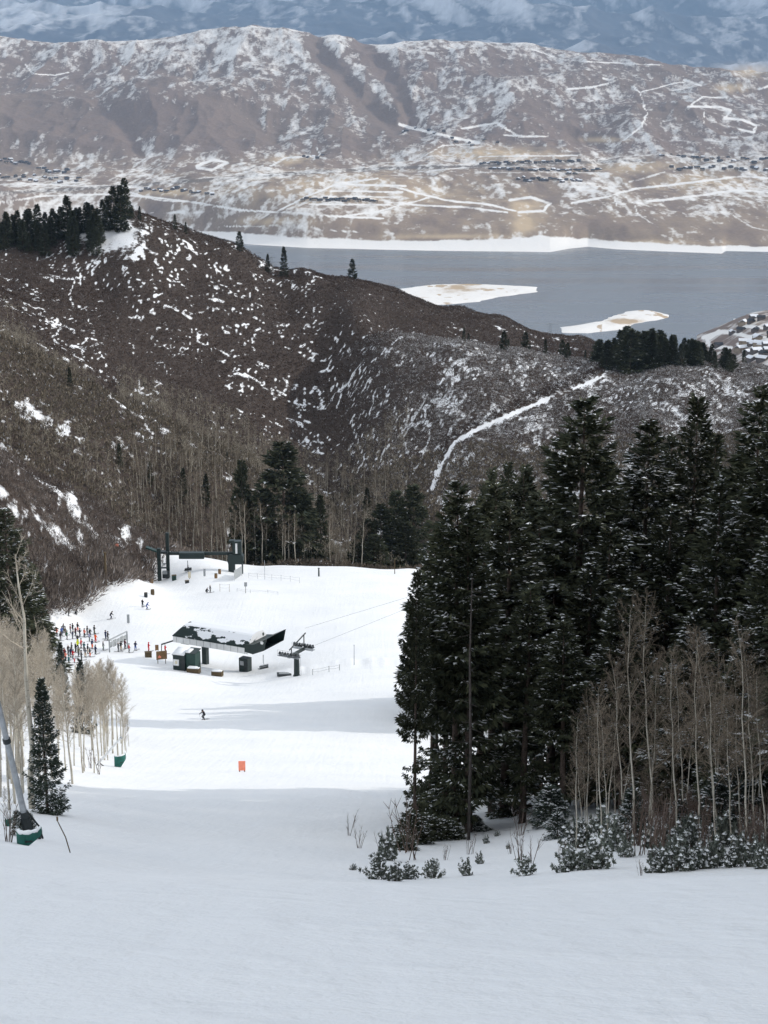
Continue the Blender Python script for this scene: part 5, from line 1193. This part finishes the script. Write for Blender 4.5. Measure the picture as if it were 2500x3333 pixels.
# ---- queue gate
a_, b_ = at_px(357, 2123, 200, 330), at_px(415, 2108, 200, 330); gt = empty('queue_gate', a_, 0, 'grey slanting gate frame with hanging panels at the head of the queue', 'gate'); d = b_-a_
for q, hh in ((np.zeros(3), 2.2), (d, 3.0)):
    mb = MB(); mb.box(q+(0, 0, hh/2-.1), (.2, .2, hh+.2)); mb.build('post', M_GREY, gt)
mb = MB(); mb.tube([(0, 0, 2.25), d+(0, 0, 3.05)], .13, 6); mb.build('top_bar', M_GREY, gt)
for k in range(5):
    c_ = d*(k+.55)/5.2+(0, 0, 1.35+.14*k); mb = MB(); mb.box(c_, (np.linalg.norm(d[:2])/6.3, .06, 1.25 if k % 2 else 1.0), rz=math.atan2(d[1], d[0])); mb.build('panel', M_GREY, gt)
# ---- snow guns and their pads
def pad(px, py, w_, h_, rzz, lb, y0, y1, z0=.0):
    p = at_px(px, py, y0, y1); r = empty('safety_pad', p+np.array((0, 0, z0)), rzz, lb, 'pad', 'green safety pads'); mb = MB(); n = 14; vs = []; fs = []
    for i in range(n+1):
        a = -2.2+3.9*i/n; lo = .80*h_*max(0, math.sin((i/n-.48)*3.0))**.8 if i > n*.48 else 0.
        for rr, z_ in ((w_*.5, lo), (w_*.5, h_*(1.0+.16*i/n)), (w_*.36, h_*(1.0+.16*i/n)), (w_*.36, lo)): vs.append((math.sin(a)*rr, -math.cos(a)*rr*.8, z_))
    for i in range(n):
        for k in range(4): fs.append((i*4+k, i*4+(k+1) % 4, (i+1)*4+(k+1) % 4, (i+1)*4+k))
    fs += [(0, 1, 2, 3), (n*4+3, n*4+2, n*4+1, n*4)]; mb.add(vs, fs); mb.build('wrap', M_PAD, r)
    mb = MB(); mb.tube([(math.sin(-2.1+3.7*i/n)*w_*.43, -math.cos(-2.1+3.7*i/n)*w_*.34, h_*(1.02+.16*i/n)) for i in range(n+1)], [.02+.035*math.sin(3.1*(i+.3)/n)+.01*(i % 3) for i in range(n+1)], 7); mb.build('snow', M_CAP, r, True)
    mb = MB(); mb.box((0, -w_*.41, h_*.55), (w_*.3, .02, .05)); mb.build('strap', M_BLK, r)
pad(97, 2752, .72, .46, .15, 'large curved green pad topped with snow at the foot of the leaning snow gun', 36, 60)
pad(30, 2690, .30, .36, .6, 'small green pad at the left margin behind the large one', 36, 70); pad(392, 2496, 1.05, 1.05, .5, 'green crescent pad under the aspens beside the sunlit run', 100, 200)
g0 = at_px(97, 2728, 36, 60); sg = empty('snow_gun', g0, 0, 'silver snow gun lance leaning left out of the frame from a dark base', 'snow gun')
top_ = P(-30, 2195, g0[1]-1.2)-g0; q = lambda t: tuple(top_*t+np.array((0, 0, .05)))
mb = MB(); mb.tube([q(.10), q(.55), q(1.0), q(1.35)], [.105, .092, .08, .06], 14); ln_ = mb.build('lance', M_STEEL, sg)
mb = MB(); mb.tube([q(.585), q(.61)], .125, 14); mb.tube([q(.12), q(.16)], .13, 14); mb.build('collar', M_BLK, ln_)
mb = MB(); mb.tube([q(-.02), q(.12)], [.2, .15], 10); mb.box((0, 0, .1), (.5, .4, .3), bev=.05); mb.build('base', M_BLK, sg)
for s_ in (-1, 1): mb = MB(); mb.tube([(s_*.28, .06, .12), (s_*.36, .06, .12)], .17, 14); mb.build('wheel', M_BLK, sg)
mb = MB(); mb.tube([q(.14), (-.25, -.1, .5), (-.35, -.1, .05)], .035, 6); mb.tube([q(.2), (.3, .1, .35), (.42, 0, -.02)], .03, 6); mb.build('hose', M_BLK, sg)
g1 = at_px(322, 2492, 100, 220); sg2 = empty('snow_gun', g1, 0, 'white snow gun tube slanting up right in front of the sunlit aspens', 'snow gun')
tp_ = P(395, 2400, g1[1]+.5)-g1; mb = MB(); mb.tube([(0, 0, .25), tuple(tp_)], [.11, .09], 12); l_ = mb.build('lance', M_WHT, sg2); mb = MB(); mb.tube([tuple(tp_*.97), tuple(tp_*1.01)], .12, 12); mb.build('nozzle', M_STEEL, l_)
for s_ in (-1, 1): mb = MB(); mb.tube([(0, 0, .3), (s_*.35, s_*.3, -.15)], .04, 6); mb.build('leg', M_BLK, sg2)
# ================================================================ PEOPLE
M_SKIN = plain('skin', (.52, .33, .25), .6, .3, .05, 4); M_BOOT = plain('ski_boots', (.03, .03, .035), .4, .4, .2, 5); M_GLOVE = plain('gloves', (.02, .02, .022), .8, .2, .2, 5)
CLO = {}
def cloth(c):
    if c not in CLO:
        rgb = dict(black=(.014, .014, .017), charcoal=(.035, .037, .042), grey=(.14, .145, .155), navy=(.018, .025, .07), blue=(.05, .10, .30), red=(.50, .025, .03), darkred=(.16, .02, .022), maroon=(.10, .018, .03), orange=(.75, .13, .03), coral=(.7, .22, .16), yellow=(.72, .78, .05), teal=(.015, .09, .10), brown=(.13, .085, .055), tan=(.42, .32, .22), olive=(.09, .085, .05), green=(.03, .10, .06), white=(.72, .72, .72), lavender=(.32, .32, .48))[c]
        CLO[c] = plain('fabric_'+c, rgb, .85, .1, .18, 9)
    return CLO[c]
POSES = {
 'stand': dict(hip=(0, 0, .93), chest=(0, .02, 1.33), neck=(0, .03, 1.5), head=(0, .06, 1.66), el=((-.32, .04, 1.16), (.32, .04, 1.16)), hand=((-.30, .26, 1.02), (.30, .26, 1.02)), kn=((-.14, .07, .5), (.14, .07, .5)), an=((-.14, -.02, .1), (.14, -.02, .1)), poles=1),
 'turned': dict(hip=(0, 0, .93), chest=(.03, .0, 1.33), neck=(.04, .02, 1.5), head=(.06, .05, 1.66), el=((-.36, -.03, 1.18), (.34, .10, 1.2)), hand=((-.26, .2, 1.08), (.12, .30, 1.22)), kn=((-.16, .05, .5), (.13, .09, .5)), an=((-.17, -.02, .1), (.13, .0, .1)), poles=0),
 'glide': dict(hip=(0, -.12, .80), chest=(.02, .12, 1.15), neck=(.02, .22, 1.3), head=(.03, .32, 1.43), el=((-.42, .18, 1.02), (.42, .22, 1.0)), hand=((-.48, .46, .92), (.46, .48, .90)), kn=((-.15, .18, .47), (.15, .18, .45)), an=((-.16, -.02, .1), (.16, -.02, .1)), poles=1),
 'carve': dict(hip=(.12, -.14, .76), chest=(-.02, .06, 1.10), neck=(-.06, .16, 1.25), head=(-.08, .26, 1.38), el=((-.46, .12, 1.0), (.36, .2, .94)), hand=((-.58, .38, .9), (.5, .42, .74)), kn=((-.05, .14, .46), (.24, .18, .42)), an=((-.14, -.02, .1), (.14, .02, .1)), poles=1),
 'crouch': dict(hip=(0, -.22, .48), chest=(0, .06, .82), neck=(0, .16, .96), head=(0, .24, 1.09), el=((-.34, .16, .68), (.34, .16, .68)), hand=((-.28, .4, .52), (.28, .4, .52)), kn=((-.18, .22, .5), (.18, .22, .5)), an=((-.17, -.02, .1), (.17, -.02, .1)), poles=0),
}
def body_mesh(name, ps):
    J = []; E_ = []; Rd = []
    def j(p, r, par=None):
        J.append(Vector(p)); Rd.append(r)
        if par is not None: E_.append((par, len(J)-1))
        return len(J)-1
    hp, chs, nk, hd_ = (Vector(ps[k]) for k in ('hip', 'chest', 'neck', 'head'))
    a = j(hp, .155); b = j(hp.lerp(chs, .5), .15, a); c = j(chs, .175, b); d = j(nk, .075, c); e = j(hd_.lerp(nk, .45), .088, d); f_ = j(hd_, .105, e); j(hd_+Vector((0, .0, .09)), .075, f_)
    for s_, i in ((-1, 0), (1, 1)):
        sh = chs.lerp(nk, .55)+Vector((s_*.19, 0, 0)); k = j(sh, .085, c); k = j(ps['el'][i], .066, k); h_ = Vector(ps['hand'][i]); w_ = Vector(ps['el'][i]).lerp(h_, .85); k = j(w_, .052, k); j(h_, .05, k)
        k = j(hp+Vector((s_*.10, 0, -.07)), .115, a); k = j(ps['kn'][i], .082, k); an = Vector(ps['an'][i]); k = j(an+Vector((0, 0, .12)), .068, k); k = j(an, .066, k); j(an+Vector((0, .17, -.035)), .05, k)
    me = bpy.data.meshes.new(name); me.from_pydata([tuple(v) for v in J], E_, []); ob = bpy.data.objects.new(name, me); COL.objects.link(ob)
    m = ob.modifiers.new('s', 'SKIN'); m.use_smooth_shade = True
    for i, sv_ in enumerate(me.skin_vertices[0].data): sv_.radius = (Rd[i], Rd[i]); sv_.use_root = (i == 0)
    ob.modifiers.new('d', 'SUBSURF').levels = 1
    bpy.context.view_layer.update(); dg = bpy.context.evaluated_depsgraph_get(); out = bpy.data.meshes.new_from_object(ob.evaluated_get(dg)); out.name = name
    bpy.data.objects.remove(ob)
    hz_ = Vector(ps['hand'][0]), Vector(ps['hand'][1]); kn = [Vector(q) for q in ps['kn']]
    for p_ in out.polygons:
        c_ = p_.center
        if min((c_-q).length for q in hz_) < .11: mi = 3
        elif c_.z < .26: mi = 4
        elif (c_-hd_).length < .17 and c_.z > nk.z+.02: mi = 2
        elif (c_-hp).dot(chs-hp) < -.02*(chs-hp).length and min((c_-k).length for k in hz_) > .1: mi = 1
        else: mi = 0
        p_.material_index = mi; p_.use_smooth = True
    return out
BODY = {}
def get_body(pose):
    if pose not in BODY:
        ps = POSES[pose]; me = body_mesh('person_body', ps)
        for m in (cloth('black'), cloth('black'), M_SKIN, M_GLOVE, M_BOOT): me.materials.append(m)
        hm_ = MB(); h = Vector(ps['head']); bm = bmesh.new(); bmesh.ops.create_uvsphere(bm, u_segments=12, v_segments=8, radius=.135)
        hm_.add([(v.co.x+h.x, v.co.y*1.12+h.y-.015, max(v.co.z, -.05)+h.z+.035) for v in bm.verts], [[v.index for v in f.verts] for f in bm.faces]); bm.free()
        sk = []
        for i, s_ in enumerate((-1, 1)):
            a = ps['an'][i]; b_ = MB(); L = [(-.75, .02), (.6, .02), (.78, .05), (.92, .15)]; vs = []
            for y_, z_ in L: vs += [(a[0]-.045, a[1]+y_, z_), (a[0]+.045, a[1]+y_, z_), (a[0]+.045, a[1]+y_, z_+.02), (a[0]-.045, a[1]+y_, z_+.02)]
            fs = [(i_*4+k, i_*4+(k+1) % 4, i_*4+4+(k+1) % 4, i_*4+4+k) for i_ in range(3) for k in range(4)]+[(3, 2, 1, 0), (12, 13, 14, 15)]; b_.add(vs, fs); sk.append(b_)
        pl = []
        if ps['poles']:
            for i, s_ in enumerate((-1, 1)): hh = ps['hand'][i]; b_ = MB(); b_.tube([(hh[0], hh[1], hh[2]+.08), (hh[0]+s_*.10, hh[1]-.22, .02)], .014, 5); pl.append(b_)
        gg = MB(); gg.box((h.x, h.y+.10, h.z+.025), (.17, .05, .07), bev=.015)
        def lk_(b_, n, m): o = b_.build(n, m); me_ = o.data; bpy.data.objects.remove(o); return me_
        BODY[pose] = (me, lk_(hm_, 'helmet', M_GLOVE), [lk_(b_, 'ski', M_BOOT) for b_ in sk], [lk_(b_, 'ski_pole', M_STEEL) for b_ in pl], lk_(gg, 'goggles', M_BLK))
    return BODY[pose]
def child(n, me, par):
    o = bpy.data.objects.new(n, me); COL.objects.link(o); o.parent = par; return o
GP = 'skiers waiting in the lift queue'
def person(px, py, pose, jk, tr, rzz, lb, group=None, helmet=None, skis=True, s=1., y0=150, y1=450):
    me, hm_, sk, pl, gg = get_body(pose); p = at_px(px, py, y0, y1)
    r = empty('person', p, rzz, lb, 'person', group, scale=s); b = child('body', me, r)
    for i, m in ((0, cloth(jk)), (1, cloth(tr))): b.material_slots[i].link = 'OBJECT'; b.material_slots[i].material = m
    h_ = child('helmet', hm_, r); child('goggles', gg, h_)
    if helmet: h_.material_slots[0].link = 'OBJECT'; h_.material_slots[0].material = cloth(helmet)
    if skis:
        for q in sk: child('ski', q, r)
        for q in pl: child('ski_pole', q, r)
    return r
QP = [(223,2005,'stand','charcoal','black','dark grey clad person standing alone above the left end of the queue',0),(248,2002,'crouch','black','black','person in black crouching on the snow left of the gliding skier',0),
 (201,2070,'stand','blue','navy','skier in blue at the left end of the upper queue row',GP),(213,2068,'turned','brown','brown','skier in brown next to the one in blue in the upper row',GP),(207,2060,'stand','grey','olive','taller skier in grey behind the brown one in the upper row',GP),(229,2061,'stand','darkred','grey','skier in dark red with grey trousers in the upper row',GP),(237,2057,'turned','black','charcoal','skier in black behind the dark red jacket',GP),
 (253,2056,'stand','charcoal','coral','skier in charcoal with coral trousers in the upper row',GP),(260,2074,'turned','black','navy','skier in black in front of the coral trousers',GP),(275,2075,'stand','coral','black','skier in a pinkish red jacket and black trousers in the upper row',GP),(293,2074,'stand','black','black','skier all in black near the right end of the upper row',GP),(307,2065,'turned','black','olive','skier in black with olive trousers at the right end of the upper row',GP),
 (311,2092,'stand','orange','red','skier in orange red just below the right end of the upper row',GP),(291,2088,'turned','lavender','grey','skier in pale lavender between the two rows',GP),(344,2081,'turned','navy','navy','skier in navy blue left of the gate frame top',0),(351,2085,'stand','black','black','skier in black at the gate frame top beside the navy one',0),
 (336,2117,'stand','grey','green','skier in grey green standing left of the gate post',GP),(311,2130,'stand','navy','charcoal','skier in navy at the front of the lower queue row',GP),(293,2139,'turned','black','orange','skier with bright orange trousers and a black jacket',GP),(264,2110,'stand','red','darkred','skier in a bright red jacket beside the yellow vest',GP),(253,2114,'turned','yellow','black','person in a bright yellow jacket in the lower queue row',GP),
 (246,2124,'stand','black','black','skier in black below the yellow jacket',GP),(278,2140,'turned','grey','tan','skier in grey with tan trousers in the lower row',GP),(265,2150,'stand','charcoal','charcoal','skier in charcoal standing by the spruce tip',GP),(242,2158,'stand','white','red','skier in a white top and red trousers at the bottom of the queue',GP),(224,2166,'stand','teal','black','skier in teal and black lowest in the queue',GP),
 (210,2140,'turned','darkred','black','skier in dark red at the left of the lower row',GP),(222,2130,'stand','black','charcoal','skier in black left of centre in the lower row',GP),(233,2122,'stand','charcoal','black','skier in charcoal right behind the black pair in the lower row',GP),(192,2134,'stand','orange','coral','skier in orange at the left end of the lower row',GP),(166,2110,'turned','teal','teal','skier in dark teal half hidden by the aspens',GP),(185,2072,'stand','coral','grey','skier in coral at the far left of the upper row',GP),
 (205,2160,'stand','coral','tan','skier in coral and tan partly behind the grove tips',GP),(180,2120,'turned','darkred','black','skier in dark red among the aspen tops',GP),(253,2096,'turned','charcoal','grey','skier in charcoal between the two rows left of the red jacket',GP),(300,2112,'stand','navy','orange','skier in navy with orange trousers behind the front of the lower row',GP),
 (385,2122,'stand','charcoal','black','skier in dark clothes passing under the gate panels',0),(394,2118,'turned','black','tan','skier in tan trousers under the gate panels',0),(407,2112,'stand','maroon','black','skier in maroon under the high end of the gate',0),(420,2125,'stand','red','black','skier in red and black just past the gate',0),(441,2118,'turned','navy','blue','skier in blue walking from the gate to the terminal',0),
 (484,2121,'turned','red','red','person all in red standing behind the dark wooden box',0),(538,2128,'turned','red','darkred','person in red behind the brown trail board',0),(361,2015,'glide','black','navy','skier in black gliding across the slope above the queue',0),(464,1976,'stand','black','charcoal','left skier of the pair below the bins, in black',0),(478,1984,'glide','blue','blue','right skier of the pair below the bins, in blue',0),
 (684,1929,'stand','black','black','skier in black standing below the rust brown bins',0),(673,1930,'crouch','charcoal','grey','person in grey crouching beside the skier in black',0),(612,1862,'turned','black','charcoal','person in dark clothes by the cream board under the beam',0)]
EX = [(197,2085,'stand','black','grey','skier in black with grey trousers below the blue one'),(218,2082,'turned','green','black','skier in dark green below the brown one'),(236,2080,'stand','navy','black','skier in navy below the dark red jacket'),(246,2070,'turned','maroon','black','skier in maroon left of the coral trousers'),(284,2066,'stand','charcoal','navy','skier in charcoal with navy trousers at the back of the upper row'),
 (230,2140,'turned','navy','grey','skier in navy with grey trousers in the lower row'),(256,2138,'stand','olive','black','skier in olive green in the lower row'),(238,2146,'turned','red','black','skier in red with black trousers near the bottom of the queue'),(286,2128,'stand','black','tan','skier in black with tan trousers in the lower row'),(200,2148,'stand','navy','black','skier in navy and black at the lower left of the queue'),(214,2152,'turned','coral','black','skier in coral and black at the lower left'),(274,2120,'turned','teal','black','skier in teal right of the red jacket')]
QP += [e_+(GP,) for e_ in EX]
r6 = random.Random(3)
for px, py, po, a, b, lb, gp in QP:
    person(px, py, po, a, b, {'glide': -1.2}.get(po, r6.uniform(-2.2, -.6)), lb, gp or None, helmet=r6.choice(['black', 'charcoal', 'white', 'black', 'grey', a]), s=r6.uniform(.96, 1.04), skis=po != 'crouch')
person(664, 2343, 'carve', 'black', 'charcoal', 2.2, 'lone skier in dark clothes carving across the shadow band on the run', helmet='black', s=.9, y0=120, y1=260)
# ================================================================ HOUSES FAR OFF
M_WALLD = plain('house_wall_dark', (.13, .11, .10), .85, .1, .3, .3); M_WALLT = plain('house_wall_tan', (.30, .24, .18), .85, .1, .25, .3); M_RFD = plain('house_roof_dark', (.05, .05, .055), .8, .1, .3, .3); M_RFS = plain('house_roof_snow', (.78, .79, .82), .7, .1, .06, .3)
def house_mb(L, Wd, H_):
    a = MB(); a.box((0, 0, H_/2-1), (L, Wd, H_+2)); a.box((L*.2, -Wd*.62, H_*.35-.5), (L*.4, Wd*.4, H_*.7+1))
    b = MB(); b.prism([(-Wd*.6, H_-.3), (0, H_+Wd*.32), (Wd*.6, H_-.3), (Wd*.55, H_-.6), (0, H_+Wd*.24), (-Wd*.55, H_-.6)], 'x', -L*.56, L*.56); b.prism([(-Wd*.85, H_*.7), (-Wd*.35, H_*.7+Wd*.2), (-Wd*.35, H_*.7+Wd*.1)], 'x', -L*.04, L*.44)
    return a, b
r7 = random.Random(12)
def mkhouse(L, Wd, H_, wall, roof, label, group):
    r = empty('house', (0, 0, -900), 0, label, 'house', group); a, b = house_mb(L, Wd, H_); a.build('wall', wall, r); b.build('roof', roof, r); return r
ht = [mkhouse(12, 8, 5, M_WALLD, M_RFS, None, None), mkhouse(15, 9, 6, M_WALLT, M_RFS, None, None), mkhouse(11, 8, 5, M_WALLD, M_RFD, None, None)]
GH = 'houses on the settled slope at right'
for px, py in ((2355,1080),(2385,1088),(2400,1052),(2420,1058),(2445,1052),(2470,1060),(2490,1055),(2410,1080),(2435,1082),(2460,1080),(2485,1085),(2500,1072),(2360,1128),(2340,1130),(2400,1118),(2425,1122),(2450,1125),(2475,1130),(2498,1128),(2410,1145),(2435,1155),(2460,1150),(2485,1160),(2500,1148),(2445,1178),(2480,1178),(2465,1108),(2490,1110),(2440,1105),(2510,1095),(2455,1038),(2478,1042),(2500,1035),(2380,1068)):
    plant(ht[r7.choice((0, 1, 0, 2))], town_ground(px, py), 1.15, 1.15, 'snow roofed house on the slope at the right margin of the lake', GH, cat='house', sink=0)
hf = [mkhouse(17, 12, 6, M_WALLD, M_RFD, None, None), mkhouse(18, 12, 6, M_WALLT, M_RFD, None, None), mkhouse(16, 12, 6, M_WALLD, M_RFS, None, None)]
def row(x0, y0, x1, y1, n, lb, gp, jx=4, jy=3, kinds=(0, 0, 1, 2), s=1.):
    for i in range(n):
        t = (i+.5)/n; plant(hf[r7.choice(kinds)], far_ground(x0+(x1-x0)*t+r7.uniform(-jx, jx), y0+(y1-y0)*t+r7.uniform(-jy, jy)), s*r7.uniform(.85, 1.2), s*r7.uniform(.85, 1.3), lb, gp, cat='house', sink=0)
row(1555,534,1885,526,24,'dark house in the upper row of the housing terraces across the lake','upper row of far houses'); row(1590,553,1965,556,26,'dark house in the middle row of the housing terraces across the lake','middle row of far houses'); row(1680,585,1900,590,18,'house in the lower row of the housing terraces across the lake','lower row of far houses',6,6); row(1840,565,1880,570,4,'house between the middle and lower rows across the lake','lower row of far houses')
row(2180,548,2500,552,16,'house on the far shore hill at right','far houses at right',8,6,s=1.1); row(2250,520,2500,525,14,'house higher on the far shore hill at right','far houses at right',8,8,s=1.1); row(2130,500,2300,515,8,'house at the left of the far right cluster','far houses at right',8,6)
row(0,525,100,530,12,'house in the upper part of the far left village','far left village',8,8,s=1.1); row(0,575,260,590,20,'house in the lower part of the far left village','far left village',8,10,s=1.1); row(120,555,230,560,10,'house in the middle of the far left village','far left village',8,8,s=1.1)
row(1290,415,1620,475,12,'dark house along the snowy track in the far gully','far gully houses',14,14); row(980,510,1060,512,5,'shed beside the far highway cut','far sheds',6,4); row(980,650,1230,655,18,'row shed beside the striped snowy field across the lake','far sheds',4,4,(1, 0))
row(450,618,690,628,16,'small building in the far worksite above the left hilltop','far sheds',8,8,(1, 0, 2))
# two lattice pylons by the lake
def pylon(px, py, h, lb):
    Yk = float(np.interp(px, [q[0] for q in ridge], [q[2] for q in ridge]))-4; r = empty('pylon', on_ground(px, Yk), 0, lb, 'pylon', 'pylons on the skyline'); mb = MB()
    for s_ in (-1, 1): mb.tube([(s_*1.1, 0, -1), (s_*.3, 0, h)], .12, 4)
    for k in range(7): z_ = h*k/7; w_ = 1.1-.8*k/7; mb.tube([(-w_, 0, z_), (w_-.1, 0, z_+h/7)], .07, 4)
    mb.build('mast', M_STEEL, r); mb = MB(); mb.tube([(-2.2, 0, h*.93), (2.2, 0, h*.93)], .12, 4); mb.build('cross_arm', M_STEEL, r)
pylon(884, 862, 9, 'thin lattice pylon beside the tallest lone conifer on the skyline'); pylon(1790, 1062, 7, 'small pylon on the low skyline before the islet')
# ================================================================ HAZE
hb = MB(); hb.box((0, 21400, 2300), (80000, 43400, 5600))
hm = bpy.data.materials.new('haze'); hm.use_nodes = True; nt = hm.node_tree
nt.nodes.remove(nt.nodes['Principled BSDF'])
pv = N(nt, 'ShaderNodeVolumePrincipled'); pv.inputs['Color'].default_value = (.44, .67, 1, 1); pv.inputs['Density'].default_value = 2.6e-5; pv.inputs['Anisotropy'].default_value = .0
nt.links.new(pv.outputs[0], nt.nodes['Material Output'].inputs['Volume'])
ho = hb.build('haze', hm); tag(ho, 'thin blue haze filling the air over the valley', 'haze', kind='stuff')
